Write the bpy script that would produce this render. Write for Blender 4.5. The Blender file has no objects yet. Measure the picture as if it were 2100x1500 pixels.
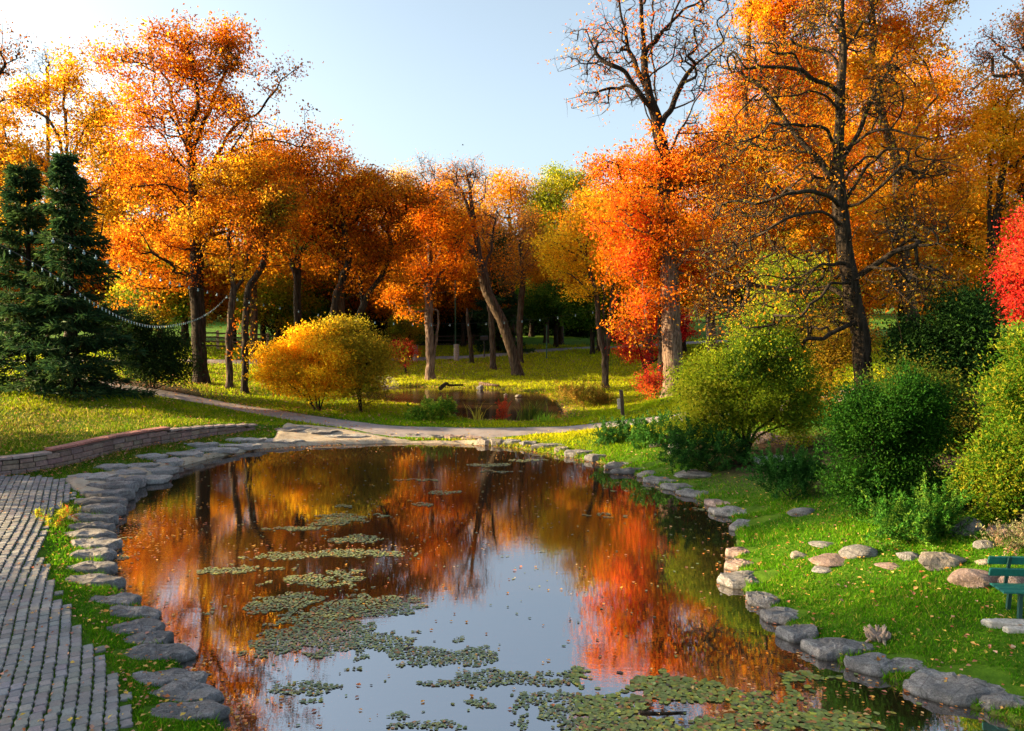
import bpy, math, random
import numpy as np
from mathutils import Vector
C = bpy.context.scene.collection
R_ = math.radians
F = 1650.0; CAMH = 5.0; PITCH = math.atan(120/1650)
CP, SP = math.cos(PITCH), math.sin(PITCH)

# ---------------------------------------------------------------- tagging
def tag(o, label=None, cat=None, group=None, kind=None):
    if label: o['label'] = label
    if cat: o['category'] = cat
    if group: o['group'] = group
    if kind: o['kind'] = kind
    return o
def empty(name, loc, label, cat, group=None):
    o = bpy.data.objects.new(name, None); C.objects.link(o)
    o.location = loc; o.empty_display_size = .3
    return tag(o, label, cat, group)

# ---------------------------------------------------------------- materials
def nmat(name):
    m = bpy.data.materials.new(name); m.use_nodes = True
    nt = m.node_tree; nt.nodes.clear()
    out = nt.nodes.new('ShaderNodeOutputMaterial')
    b = nt.nodes.new('ShaderNodeBsdfPrincipled')
    nt.links.new(b.outputs[0], out.inputs[0])
    return m, nt, b, out
def N(nt, t, **kw):
    n = nt.nodes.new(t)
    for k, v in kw.items():
        if hasattr(n, k): setattr(n, k, v)
        else: n.inputs[k].default_value = v
    return n
def L(nt, a, b): nt.links.new(a, b)
def noise(nt, vec, scale, detail=4, rough=.6, dim='3D'):
    n = nt.nodes.new('ShaderNodeTexNoise'); n.noise_dimensions = dim
    n.inputs['Scale'].default_value = scale; n.inputs['Detail'].default_value = detail
    n.inputs['Roughness'].default_value = rough
    if vec is not None: nt.links.new(vec, n.inputs['Vector'])
    return n
def ramp(nt, fac, stops):
    r = nt.nodes.new('ShaderNodeValToRGB'); e = r.color_ramp.elements
    while len(e) > 1: e.remove(e[-1])
    e[0].position = stops[0][0]; e[0].color = (*stops[0][1], 1)
    for p, c in stops[1:]:
        x = e.new(p); x.color = (*c, 1)
    nt.links.new(fac, r.inputs[0]); return r
def mixc(nt, fac, a, b, mode='MIX'):
    m = nt.nodes.new('ShaderNodeMix'); m.data_type = 'RGBA'; m.blend_type = mode
    for s, v in ((0, fac), (6, a), (7, b)):
        if isinstance(v, (int, float)): m.inputs[s].default_value = v
        elif isinstance(v, tuple): m.inputs[s].default_value = (*v, 1)
        else: nt.links.new(v, m.inputs[s])
    return m.outputs[2]
def mth(nt, op, a, b=0.0, clamp=False):
    m = nt.nodes.new('ShaderNodeMath'); m.operation = op; m.use_clamp = clamp
    for i, v in enumerate((a, b)):
        if isinstance(v, (int, float)): m.inputs[i].default_value = v
        else: nt.links.new(v, m.inputs[i])
    return m.outputs[0]
def bump(nt, h, strength, dist, b):
    n = nt.nodes.new('ShaderNodeBump'); n.inputs['Strength'].default_value = strength
    n.inputs['Distance'].default_value = dist
    nt.links.new(h, n.inputs['Height']); nt.links.new(n.outputs[0], b.inputs['Normal']); return n

def leaf_material(name, trans=.4, rough=.55, gain=1.25):
    m, nt, b, out = nmat(name)
    a = N(nt, 'ShaderNodeAttribute', attribute_name='col')
    L(nt, a.outputs['Color'], b.inputs['Base Color'])
    b.inputs['Roughness'].default_value = rough; b.inputs['Specular IOR Level'].default_value = .04
    t = nt.nodes.new('ShaderNodeBsdfTranslucent')
    g = mixc(nt, 1.0, a.outputs['Color'], (gain, gain, gain*.8), 'MULTIPLY')
    L(nt, g, t.inputs['Color'])
    mx = nt.nodes.new('ShaderNodeMixShader'); mx.inputs[0].default_value = trans
    L(nt, b.outputs[0], mx.inputs[1]); L(nt, t.outputs[0], mx.inputs[2]); L(nt, mx.outputs[0], out.inputs[0])
    return m
LEAF = leaf_material('leaf_mat', .55, gain=1.3)
NEEDLE = leaf_material('needle_mat', .3)
GRASSM = leaf_material('grass_blade_mat', .5)
DRYLEAF = leaf_material('fallen_leaf_mat', .15)
def pad_material():
    m, nt, b, out = nmat('lily_pad_mat')
    a = N(nt, 'ShaderNodeAttribute', attribute_name='col')
    L(nt, a.outputs['Color'], b.inputs['Base Color']); b.inputs['Roughness'].default_value = .42
    return m
PAD = pad_material()

def bark_material(name, c1, c2, c3, scale=6, darktop=False):
    m, nt, b, out = nmat(name)
    tc = nt.nodes.new('ShaderNodeTexCoord'); mp = nt.nodes.new('ShaderNodeMapping')
    mp.inputs['Scale'].default_value = (1, 1, .16); L(nt, tc.outputs['Object'], mp.inputs[0])
    n1 = noise(nt, mp.outputs[0], scale*2.2, 6, .65); n2 = noise(nt, tc.outputs['Object'], 1.3, 3)
    v = nt.nodes.new('ShaderNodeTexVoronoi'); v.inputs['Scale'].default_value = scale*2.0; L(nt, mp.outputs[0], v.inputs['Vector'])
    f = mth(nt, 'MULTIPLY', n1.outputs[0], mth(nt, 'ADD', v.outputs['Distance'], .45))
    r = ramp(nt, f, [(.22, c1), (.42, c2), (.62, c3)])
    c = mixc(nt, mth(nt, 'MULTIPLY', n2.outputs[0], .55), r.outputs[0], tuple(x*.6 for x in c2))
    if darktop:      # old furrowed bark low on the trunk, smooth dark bark on the upper limbs
        sx = nt.nodes.new('ShaderNodeSeparateXYZ'); L(nt, tc.outputs['Object'], sx.inputs[0])
        mr = nt.nodes.new('ShaderNodeMapRange'); mr.inputs[1].default_value = 5; mr.inputs[2].default_value = 10; L(nt, sx.outputs[2], mr.inputs[0])
        c = mixc(nt, mr.outputs[0], c, (.022, .015, .012))
    L(nt, c, b.inputs['Base Color']); b.inputs['Roughness'].default_value = .9
    b.inputs['Specular IOR Level'].default_value = .1
    bump(nt, f, .9, .05, b); return m
BARK = bark_material('bark_grey_brown', (.014, .010, .007), (.055, .038, .027), (.12, .088, .065))
BARKP = bark_material('bark_pinkish_furrowed', (.022, .013, .010), (.12, .078, .058), (.25, .18, .14), 7, True)
BARKD = bark_material('bark_dark', (.008, .006, .004), (.026, .019, .013), (.055, .04, .03))

def stone_material(name, a, bcol, moss=.25):
    m, nt, b, out = nmat(name)
    tc = nt.nodes.new('ShaderNodeTexCoord'); oi = nt.nodes.new('ShaderNodeObjectInfo')
    add = nt.nodes.new('ShaderNodeVectorMath'); add.operation = 'ADD'
    sc = nt.nodes.new('ShaderNodeVectorMath'); sc.operation = 'SCALE'; sc.inputs[3].default_value = 37.
    cmb = nt.nodes.new('ShaderNodeCombineXYZ')
    for i in range(3): L(nt, oi.outputs['Random'], cmb.inputs[i])
    L(nt, cmb.outputs[0], sc.inputs[0]); L(nt, tc.outputs['Object'], add.inputs[0]); L(nt, sc.outputs[0], add.inputs[1])
    P = add.outputs[0]
    n1 = noise(nt, P, 5, 8, .7); n2 = noise(nt, P, 28, 6, .7); n3 = noise(nt, P, 1.6, 3); n4 = noise(nt, P, 75, 3, .7)
    f = mth(nt, 'ADD', mth(nt, 'MULTIPLY', n1.outputs[0], .55), mth(nt, 'MULTIPLY', n2.outputs[0], .45))
    r = ramp(nt, f, [(.34, tuple(x*.3 for x in a)), (.46, a), (.6, bcol), (.7, tuple(min(1, x*1.5) for x in bcol))])
    c = mixc(nt, ramp(nt, n3.outputs[0], [(.45, (0, 0, 0)), (.62, (.6, .6, .6))]).outputs[0], r.outputs[0], tuple(x*.55 for x in a))
    mo = ramp(nt, n1.outputs[0], [(.57, (0, 0, 0)), (.66, (moss, moss, moss))])
    c = mixc(nt, mo.outputs[0], c, (.07, .10, .03))
    c = mixc(nt, mth(nt, 'MULTIPLY', oi.outputs['Random'], .35), c, tuple(x*.5 for x in a))
    sp = ramp(nt, n4.outputs[0], [(.36, (.35, .35, .35)), (.47, (1, 1, 1)), (.58, (1, 1, 1)), (.68, (1.7, 1.7, 1.65))])
    c = mixc(nt, .85, c, sp.outputs[0], 'MULTIPLY')
    gp = nt.nodes.new('ShaderNodeNewGeometry'); sz = nt.nodes.new('ShaderNodeSeparateXYZ'); L(nt, gp.outputs['Position'], sz.inputs[0])
    wet = nt.nodes.new('ShaderNodeMapRange'); wet.inputs[1].default_value = .075; wet.inputs[2].default_value = .03; L(nt, mth(nt, 'ADD', sz.outputs[2], mth(nt, 'MULTIPLY', n1.outputs[0], .05)), wet.inputs[0])
    c = mixc(nt, mth(nt, 'MULTIPLY', wet.outputs[0], .8), c, (.03, .028, .02))
    vo = nt.nodes.new('ShaderNodeTexVoronoi'); vo.feature = 'DISTANCE_TO_EDGE'; vo.inputs['Scale'].default_value = 2.6; L(nt, P, vo.inputs['Vector'])
    ck = ramp(nt, vo.outputs['Distance'], [(.0, (.25, .25, .25)), (.03, (1, 1, 1))]); c = mixc(nt, .6, c, ck.outputs[0], 'MULTIPLY')
    L(nt, c, b.inputs['Base Color']); b.inputs['Roughness'].default_value = .85
    h = mth(nt, 'ADD', mth(nt, 'MULTIPLY', n1.outputs[0], 1.0), mth(nt, 'ADD', mth(nt, 'MULTIPLY', n2.outputs[0], .35), mth(nt, 'MULTIPLY', n4.outputs[0], .3)))
    bump(nt, h, 1., .09, b); return m
STONE = stone_material('grey_limestone', (.21, .20, .205), (.40, .385, .395))
STONEL = stone_material('pale_walk_stone', (.40, .385, .38), (.6, .58, .57), .1)
STONEW = stone_material('pale_warm_stone', (.28, .24, .21), (.44, .38, .33), .15)
STONEP = stone_material('pinkish_stone', (.34, .23, .2), (.5, .38, .34), .15)

def simple(name, col, rough=.7, nscale=0, var=.3, metallic=0, bstr=0):
    m, nt, b, out = nmat(name)
    b.inputs['Roughness'].default_value = rough; b.inputs['Metallic'].default_value = metallic
    if nscale:
        tc = nt.nodes.new('ShaderNodeTexCoord'); n = noise(nt, tc.outputs['Object'], nscale, 6, .65)
        r = ramp(nt, n.outputs[0], [(.3, tuple(x*(1-var) for x in col)), (.7, tuple(min(1, x*(1+var)) for x in col))])
        L(nt, r.outputs[0], b.inputs['Base Color'])
        if bstr: bump(nt, n.outputs[0], bstr, .02, b)
    else: b.inputs['Base Color'].default_value = (*col, 1)
    return m

# ---------------------------------------------------------------- mesh building
def mesh_np(name, V, loops, starts, mat, parent=None, cols=None, smooth=False, loc=None):
    me = bpy.data.meshes.new(name)
    V = np.asarray(V, dtype=np.float32).reshape(-1, 3)
    if loc is not None: V = V - np.asarray(loc, dtype=np.float32)
    me.vertices.add(len(V)); me.vertices.foreach_set('co', V.ravel())
    loops = np.asarray(loops, dtype=np.int32).ravel()
    me.loops.add(len(loops)); me.loops.foreach_set('vertex_index', loops)
    me.polygons.add(len(starts)); me.polygons.foreach_set('loop_start', np.asarray(starts, dtype=np.int32))
    me.polygons.foreach_set('use_smooth', np.full(len(starts), smooth, dtype=bool))
    me.update(calc_edges=True)
    if cols is not None:
        a = me.color_attributes.new('col', 'FLOAT_COLOR', 'POINT')
        c4 = np.ones((len(V), 4), dtype=np.float32); c4[:, :3] = np.asarray(cols).reshape(-1, 3)
        a.data.foreach_set('color', c4.ravel())
    me.materials.append(mat)
    o = bpy.data.objects.new(name, me); C.objects.link(o)
    if parent is not None: o.parent = parent
    return o
def polys(name, V, k, mat, parent=None, cols=None, loc=None):
    """V: (n,k,3) separate k-gons"""
    V = np.asarray(V, dtype=np.float32); n = len(V)
    return mesh_np(name, V.reshape(-1, 3), np.arange(n*k), np.arange(n)*k, mat, parent,
                   None if cols is None else np.repeat(np.asarray(cols, dtype=np.float32), k, axis=0), loc=loc)
class MB:
    def __init__(s): s.v = []; s.l = []; s.s = []; s.nl = 0; s.nv = 0; s.c = []
    def add(s, verts, faces, col=None):
        verts = np.asarray(verts, dtype=float); s.v.append(verts)
        for f in faces:
            s.s.append(s.nl); s.l.append(np.asarray(f)+s.nv); s.nl += len(f)
        if col is not None: s.c.append(np.tile(np.asarray(col, dtype=float), (len(verts), 1)))
        s.nv += len(verts)
    def quads(s, verts, Q):
        s.v.append(verts); Q = np.asarray(Q)+s.nv; n = len(Q)
        s.l.append(Q.ravel()); s.s.extend((s.nl+4*np.arange(n)).tolist()); s.nl += 4*n; s.nv += len(verts)
    def box(s, c, size, rot=0, col=None, tilt=None, bev=0):
        hx, hy, hz = [x/2 for x in size]
        if bev:
            b = bev
            V = []
            for z, i in ((-hz, b), (-hz+b, 0), (hz-b, 0), (hz, b)):
                V += [(-hx+i, -hy+i, z), (hx-i, -hy+i, z), (hx-i, hy-i, z), (-hx+i, hy-i, z)]
            V = np.array(V)
            Fc = [(3, 2, 1, 0), (12, 13, 14, 15)]
            for k in range(3):
                for j in range(4): Fc.append((k*4+j, k*4+(j+1) % 4, k*4+4+(j+1) % 4, k*4+4+j))
        else:
            V = np.array([(x, y, z) for z in (-hz, hz) for x, y in ((-hx, -hy), (hx, -hy), (hx, hy), (-hx, hy))])
            Fc = [(3, 2, 1, 0), (4, 5, 6, 7)] + [(j, (j+1) % 4, 4+(j+1) % 4, 4+j) for j in range(4)]
        if tilt:
            ca, sa = math.cos(tilt), math.sin(tilt)
            V = np.stack([V[:, 0], V[:, 1]*ca-V[:, 2]*sa, V[:, 1]*sa+V[:, 2]*ca], 1)
        ca, sa = math.cos(rot), math.sin(rot)
        V = np.stack([V[:, 0]*ca-V[:, 1]*sa, V[:, 0]*sa+V[:, 1]*ca, V[:, 2]], 1)+np.asarray(c)
        s.add(V, Fc, col)
    def tube(s, P, Rr, k=6, cap=True):
        P = np.asarray(P, dtype=float); n = len(P)
        if n < 2: return
        T = np.gradient(P, axis=0); T /= np.linalg.norm(T, axis=1)[:, None]+1e-9
        d = P[-1]-P[0]; ref = np.eye(3)[int(np.argmin(np.abs(d)))]
        U = np.cross(T, ref); U /= np.linalg.norm(U, axis=1)[:, None]+1e-9
        W = np.cross(T, U)
        a = np.arange(k)*2*math.pi/k
        Rr = np.broadcast_to(Rr, (n,)) if np.ndim(Rr) < 2 else Rr
        Rk = Rr[:, None, None] if Rr.ndim == 1 else Rr[:, :, None]
        V = P[:, None, :]+Rk*(np.cos(a)[None, :, None]*U[:, None, :]+np.sin(a)[None, :, None]*W[:, None, :])
        i = np.arange(n-1)[:, None]*k; j = np.arange(k)[None, :]; j2 = (j+1) % k
        Q = np.stack([i+j, i+j2, i+k+j2, i+k+j], -1).reshape(-1, 4)
        base = s.nv
        s.quads(V.reshape(-1, 3), Q)
        if cap:
            for row, rev in ((0, 0), (n-1, 1)):
                f = base+row*k+np.arange(k)
                s.s.append(s.nl); s.l.append(f[::-1] if rev == 0 else f); s.nl += k
    def build(s, name, mat, parent=None, smooth=False, loc=None):
        return mesh_np(name, np.concatenate(s.v), np.concatenate([np.ravel(x) for x in s.l]), s.s, mat, parent,
                       np.concatenate(s.c) if s.c else None, smooth, loc)

# ---------------------------------------------------------------- geometry helpers
def sstep(t): t = np.clip(t, 0, 1); return t*t*(3-2*t)
def project(P):
    """world -> reference pixels (2100 wide)"""
    P = np.atleast_2d(P); x, y, z = P[:, 0], P[:, 1], P[:, 2]-CAMH
    d = y*CP-z*SP; u = y*SP+z*CP
    return 1050+F*x/d, 750-F*u/d
def ray(px, py):
    a = (px-1050)/F; b = (750-py)/F
    return np.array([a, CP+b*SP, -SP+b*CP])
def at(px, py, Y):
    d = ray(px, py); return np.array([0, 0, CAMH])+d*(Y/d[1])
def pz(px, py, z):
    d = ray(px, py); return np.array([0, 0, CAMH])+d*((z-CAMH)/d[2])
def sdpoly(x, y, P):
    """signed distance, negative inside"""
    x = np.asarray(x, dtype=float); y = np.asarray(y, dtype=float); sh = x.shape
    x = x.ravel(); y = y.ravel(); D = np.full(x.shape, 1e9); ins = np.zeros(x.shape, bool)
    n = len(P)
    for i in range(n):
        ax, ay = P[i]; bx, by = P[(i+1) % n]
        ex, ey = bx-ax, by-ay; t = np.clip(((x-ax)*ex+(y-ay)*ey)/(ex*ex+ey*ey+1e-12), 0, 1)
        D = np.minimum(D, (x-ax-t*ex)**2+(y-ay-t*ey)**2)
        c = (ay > y) != (by > y)
        with np.errstate(divide='ignore', invalid='ignore'):
            xi = (bx-ax)*(y-ay)/(by-ay if by != ay else 1e-12)+ax
        ins ^= c & (x < xi)
    D = np.sqrt(D); return np.where(ins, -D, D).reshape(sh)
def sdline(x, y, P):
    """distance to polyline, param (0..1 by vertex arc), side (+ = left of direction)"""
    x = np.asarray(x, dtype=float); y = np.asarray(y, dtype=float)
    best = np.full(x.shape, 1e18); S = np.zeros(x.shape); side = np.zeros(x.shape)
    seg = np.linalg.norm(np.diff(P, axis=0), axis=1); cum = np.concatenate([[0], np.cumsum(seg)])
    for i in range(len(P)-1):
        ax, ay = P[i][:2]; bx, by = P[i+1][:2]; ex, ey = bx-ax, by-ay
        t = np.clip(((x-ax)*ex+(y-ay)*ey)/(ex*ex+ey*ey), 0, 1)
        d = (x-ax-t*ex)**2+(y-ay-t*ey)**2; m = d < best
        best = np.where(m, d, best); S = np.where(m, (cum[i]+t*seg[i])/cum[-1], S)
        side = np.where(m, np.sign(ex*(y-ay)-ey*(x-ax)), side)
    return np.sqrt(best), S, side
def smooth_line(P, n=8):
    P = np.asarray(P, dtype=float); out = []
    Q = np.vstack([2*P[0]-P[1], P, 2*P[-1]-P[-2]])
    for i in range(1, len(Q)-2):
        p0, p1, p2, p3 = Q[i-1], Q[i], Q[i+1], Q[i+2]
        for t in np.arange(n)/n:
            out.append(.5*((2*p1)+(-p0+p2)*t+(2*p0-5*p1+4*p2-p3)*t*t+(-p0+3*p1-3*p2+p3)*t**3))
    out.append(P[-1]); return np.array(out)

# ---------------------------------------------------------------- terrain
POND_PX = [(480, 1500), (445, 1470), (430, 1435), (390, 1400), (372, 1350), (322, 1300), (300, 1245), (248, 1215), (222, 1180), (214, 1120),
           (218, 1070), (240, 1030), (282, 992), (340, 965), (430, 941), (530, 921), (640, 914), (800, 909), (950, 911),
           (1050, 918), (1130, 932), (1230, 950), (1280, 967), (1350, 997), (1450, 1032), (1500, 1070), (1506, 1110),
           (1502, 1160), (1512, 1208), (1572, 1255), (1622, 1302), (1692, 1352), (1790, 1388), (1880, 1422), (1980, 1452), (2060, 1478), (2150, 1512)]
POND = np.array([pz(x, y, 0)[:2] for x, y in POND_PX]+[(9, 7.2), (12, 4), (12, -3), (-4.2, -3), (-3.6, 6)])
P2Z = .25
POND2_PX = [(760, 806), (800, 799), (860, 796), (950, 798), (1030, 802), (1085, 808), (1112, 822), (1128, 842), (1120, 857), (1060, 861), (1000, 859), (950, 852), (925, 838), (870, 826), (800, 820), (750, 815)]
POND2 = np.array([pz(x, y, P2Z)[:2] for x, y in POND2_PX])
WALL = np.array([(-19.5, 19.2), (-16.6, 20.6)]+[tuple(pz(x, y, .3)[:2]) for x, y in ((0, 980), (120, 963), (230, 938), (340, 916), (440, 898), (532, 884))])
WALLS = smooth_line(WALL, 8)
def wall_h(s): return np.interp(s, [0, .4, .75, .9, 1.0], [.5, .5, .46, .34, .2])
SHY = [-5, 9.8, 10.9, 12.3, 14.5, 19, 22, 26, 29, 33, 40, 60]
SHX = [8, 5.9, 4.9, 4.25, 4.0, 5.2, 4.3, 2.85, 1.5, 2.6, 4.5, 9]
def Hb(x, y):
    x = np.asarray(x, dtype=float); y = np.asarray(y, dtype=float)
    z = .07+.23*sstep(sdpoly(x, y, POND)/2.0)+1.3*sstep((y-42)/33)+1.1*sstep((y-75)/60)
    z = z+1.25*sstep((-x-8)/15)*sstep((y-19)/16)*(1-.5*sstep((y-40)/30))
    r = x-np.interp(y, SHY, SHX); t = np.clip(r/14, 0, 1)
    z = z+2.4*.5*(sstep(t)+t)*(1-.5*sstep((y-40)/25))
    z = z+.45*np.exp(-((x-8.0)/2.6)**2-((y-33.2)/2.2)**2)
    z = z+.035*np.sin(x*.9+1.3*np.sin(y*.37))*np.sin(y*.8+.5*x)*sstep((np.hypot(x, y-20)-12)/8)
    return z
def H(x, y):
    x = np.asarray(x, dtype=float); y = np.asarray(y, dtype=float)
    z = Hb(x, y)
    d, s, side = sdline(x, y, WALL)
    z = z+np.where(side > 0, wall_h(s)*sstep((d-.05)/.25)*np.exp(-np.maximum(d-.3, 0)/9)*np.where(s >= .9999, np.exp(-d/1.2), 1), 0)
    d1 = sdpoly(x, y, POND)
    z = z*sstep((d1+.25)/.35)+(-.7)*(1-sstep((d1+.25)/.35))+0
    d2 = sdpoly(x, y, POND2)
    k = sstep((d2+.3)/1.5); z = z*k+(P2Z-.35)*(1-k)
    return z
def gpt(px, py):
    d = ray(px, py); Y = np.concatenate([np.linspace(5, 60, 2200), np.linspace(60, 260, 1500)])
    P = np.array([0, 0, CAMH])[None]+d[None]*(Y/d[1])[:, None]
    h = Hb(P[:, 0], P[:, 1])
    ds, s, side = sdline(P[:, 0], P[:, 1], WALL)
    h = h+np.where(side > 0, wall_h(s)*np.exp(-ds/9)*np.where(s >= .9999, np.exp(-ds/1.2), 1), 0)
    i = np.argmax(P[:, 2] < h) if (P[:, 2] < h).any() else len(Y)-1
    return np.array([P[i, 0], P[i, 1], h[i]])
def gD(px, D):
    """ground point under pixel column px at distance D"""
    x = (px-1050)/F*D*(1.0); return np.array([x, D, float(H(x, D))])

PATH_PX = [(120, 775), (255, 795), (330, 806), (420, 823), (500, 838), (580, 851), (680, 866), (780, 879), (900, 886), (1020, 886), (1130, 882), (1230, 873), (1330, 863), (1420, 851), (1520, 842), (1640, 828), (1800, 800)]
PATH = smooth_line(np.array([gpt(x, y)[:2] for x, y in PATH_PX]), 6)
PATH2_PX = [(-300, 742), (150, 742), (420, 742), (560, 740), (700, 739), (800, 738), (900, 735), (1000, 730), (1100, 721), (1230, 713), (1400, 705), (1700, 700)]
PATH2 = smooth_line(np.array([gpt(x, y)[:2] for x, y in PATH2_PX]), 6)
WALK_PX = [(150, 1000), (125, 985), (200, 968), (330, 938), (450, 915), (560, 893), (585, 872), (640, 874), (720, 882), (840, 891), (1010, 893), (1000, 899), (850, 900), (720, 903), (600, 908), (500, 920), (400, 942), (320, 962), (262, 990), (228, 1020)]
WALK = np.array([pz(x, y, .3)[:2] for x, y in WALK_PX])
PAVE_PX = [(-500, 1000), (-120, 975), (0, 978), (135, 984), (158, 1006), (120, 1040), (95, 1070), (96, 1110), (94, 1150), (124, 1215), (172, 1275), (212, 1330), (256, 1400), (292, 1500), (300, 1700), (-1400, 1700)]
PAVE = np.array([pz(x, y, .3)[:2] for x, y in PAVE_PX])
# ---------------------------------------------------------------- ground
def ground_material():
    m, nt, b, out = nmat('lawn_ground')
    tc = nt.nodes.new('ShaderNodeTexCoord'); P = tc.outputs['Object']
    at_ = N(nt, 'ShaderNodeAttribute', attribute_name='zone')   # r litter, g soil, b dry
    sep = nt.nodes.new('ShaderNodeSeparateColor'); L(nt, at_.outputs['Color'], sep.inputs[0])
    n1 = noise(nt, P, .8, 5); n2 = noise(nt, P, 9, 6, .7); n3 = noise(nt, P, 45, 4, .7); n4 = noise(nt, P, 3.1, 4)
    g = ramp(nt, mth(nt, 'ADD', mth(nt, 'MULTIPLY', n1.outputs[0], .5), mth(nt, 'MULTIPLY', n2.outputs[0], .5)),
             [(.3, (.03, .085, .005)), (.5, (.075, .17, .008)), (.66, (.15, .25, .014)), (.78, (.25, .25, .03))])
    c = mixc(nt, mth(nt, 'MULTIPLY', n3.outputs[0], .5), g.outputs[0], (.025, .05, .008))
    dry = mth(nt, 'MULTIPLY', sep.outputs[2], ramp(nt, n4.outputs[0], [(.4, (0, 0, 0)), (.6, (1, 1, 1))]).outputs[0])
    c = mixc(nt, dry, c, (.2, .15, .05))
    v = nt.nodes.new('ShaderNodeTexVoronoi'); v.inputs['Scale'].default_value = 9; L(nt, P, v.inputs['Vector'])
    lc = ramp(nt, n2.outputs[0], [(.35, (.16, .06, .03)), (.5, (.34, .16, .06)), (.62, (.45, .24, .13)), (.7, (.3, .12, .1))])
    lf = mth(nt, 'LESS_THAN', v.outputs['Distance'], mth(nt, 'ADD', mth(nt, 'MULTIPLY', sep.outputs[0], .55), .02))
    lf = mth(nt, 'MULTIPLY', lf, mth(nt, 'ADD', mth(nt, 'MULTIPLY', sep.outputs[0], .8), .1), True)
    c = mixc(nt, lf, c, lc.outputs[0])
    so = ramp(nt, n2.outputs[0], [(.3, (.035, .022, .014)), (.55, (.09, .058, .038)), (.7, (.16, .10, .07))])
    c = mixc(nt, sep.outputs[1], c, so.outputs[0])
    L(nt, c, b.inputs['Base Color']); b.inputs['Roughness'].default_value = .95; b.inputs['Specular IOR Level'].default_value = .1
    h = mth(nt, 'ADD', mth(nt, 'MULTIPLY', n2.outputs[0], 1), mth(nt, 'MULTIPLY', n3.outputs[0], .6))
    bump(nt, h, .7, .08, b); return m
def blobs(x, y, L_):
    z = np.zeros(np.shape(x))
    for bx, by, rx, ry, w in L_: z = np.maximum(z, w*np.exp(-((x-bx)/rx)**2-((y-by)/ry)**2))
    return z
def litter_d(x, y):
    a = gpt(420, 790); b_ = gpt(600, 845); c = gpt(850, 740); d = gpt(300, 785); e = gpt(1000, 760)
    z = blobs(x, y, [(a[0], a[1], 5, 2.5, .95), (b_[0], b_[1], 4, 1.5, .8), (c[0], c[1], 9, 8, .8), (d[0], d[1], 3, 2, 1.), (-2, 64, 14, 6, .45), (-22, 45, 12, 7, .7)])
    dw, s, side = sdline(x, y, WALL)
    z = np.maximum(z, np.where(side < 0, .95*np.exp(-(dw/.5)**2), 0))
    d1 = sdpoly(x, y, POND); z = np.maximum(z, .8*np.exp(-(d1/.25)**2)*(y > 24))
    d2 = sdpoly(x, y, POND2); z = np.maximum(z, .9*np.exp(-((d2-.5)/.8)**2))
    return z
def soil_d(x, y):
    z = blobs(x, y, [(9.5, 20.5, 2.2, 3.2, 1.), (7.6, 22.5, 2.0, 2.2, 1.), (9.3, 16.8, 1.6, 1.3, .9), (11.5, 15.5, 2, 1.2, .8), (12.5, 22, 3, 5, 1.), (6.0, 24.5, 1.2, 1.6, .6)])
    z = np.clip(z*1.6, 0, 1)
    d2 = sdpoly(x, y, POND2)
    z = np.maximum(z, sstep((.9-d2)/.7)*.85); d1 = sdpoly(x, y, POND); z = np.maximum(z, sstep((.16-d1)/.2))
    mud = gpt(1135, 838); z = np.maximum(z, .9*np.exp(-((x-mud[0])/1.1)**2-((y-mud[1])/3)**2))
    e = gpt(200, 800); z = np.maximum(z, np.clip(1.6*np.exp(-((x-e[0]+1)/5)**2-((y-e[1]-2.5)/2.2)**2), 0, 1))
    return z
def axis_(lo, hi, step, far, g=1.12):
    a = list(np.arange(lo, hi+1e-6, step)); s = step; v = hi
    while v < far: s *= g; v += s; a.append(v)
    s = step; v = lo; pre = []
    while v > -far: s *= g; v -= s; pre.append(v)
    return np.array(pre[::-1]+a)
gx = axis_(-20, 15, .16, 700); gy = axis_(7, 48, .16, 700)
GX, GY = np.meshgrid(gx, gy); GZ = H(GX, GY)
nx, ny = len(gx), len(gy)
ii, jj = np.meshgrid(np.arange(nx-1), np.arange(ny-1)); q = (jj*nx+ii).ravel()
Q = np.stack([q, q+1, q+nx+1, q+nx], 1)
gv = np.stack([GX, GY, GZ], -1).reshape(-1, 3)
ground = mesh_np('ground', gv, Q, np.arange(len(Q))*4, ground_material(), smooth=True)
tag(ground, kind='structure')
za = ground.data.color_attributes.new('zone', 'FLOAT_COLOR', 'POINT')
zc = np.ones((len(gv), 4), dtype=np.float32)
zc[:, 0] = litter_d(gv[:, 0], gv[:, 1]); zc[:, 1] = soil_d(gv[:, 0], gv[:, 1])
zc[:, 2] = blobs(gv[:, 0], gv[:, 1], [(-17, 27, 6, 5, .8), (-6, 52, 14, 6, .5), (2, 37, 5, 3, .4), (8, 45, 5, 6, .4)])
za.data.foreach_set('color', zc.ravel())
from mathutils.interpolate import poly_3d_calc
def Hg(x, y):
    """height of the ground MESH (bilinear on its grid)"""
    x = np.asarray(x, dtype=float); y = np.asarray(y, dtype=float)
    i = np.clip(np.searchsorted(gx, x)-1, 0, nx-2); j = np.clip(np.searchsorted(gy, y)-1, 0, ny-2)
    u = np.clip((x-gx[i])/(gx[i+1]-gx[i]), 0, 1); v = np.clip((y-gy[j])/(gy[j+1]-gy[j]), 0, 1)
    return (GZ[j, i]*(1-u)+GZ[j, i+1]*u)*(1-v)+(GZ[j+1, i]*(1-u)+GZ[j+1, i+1]*u)*v

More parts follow.
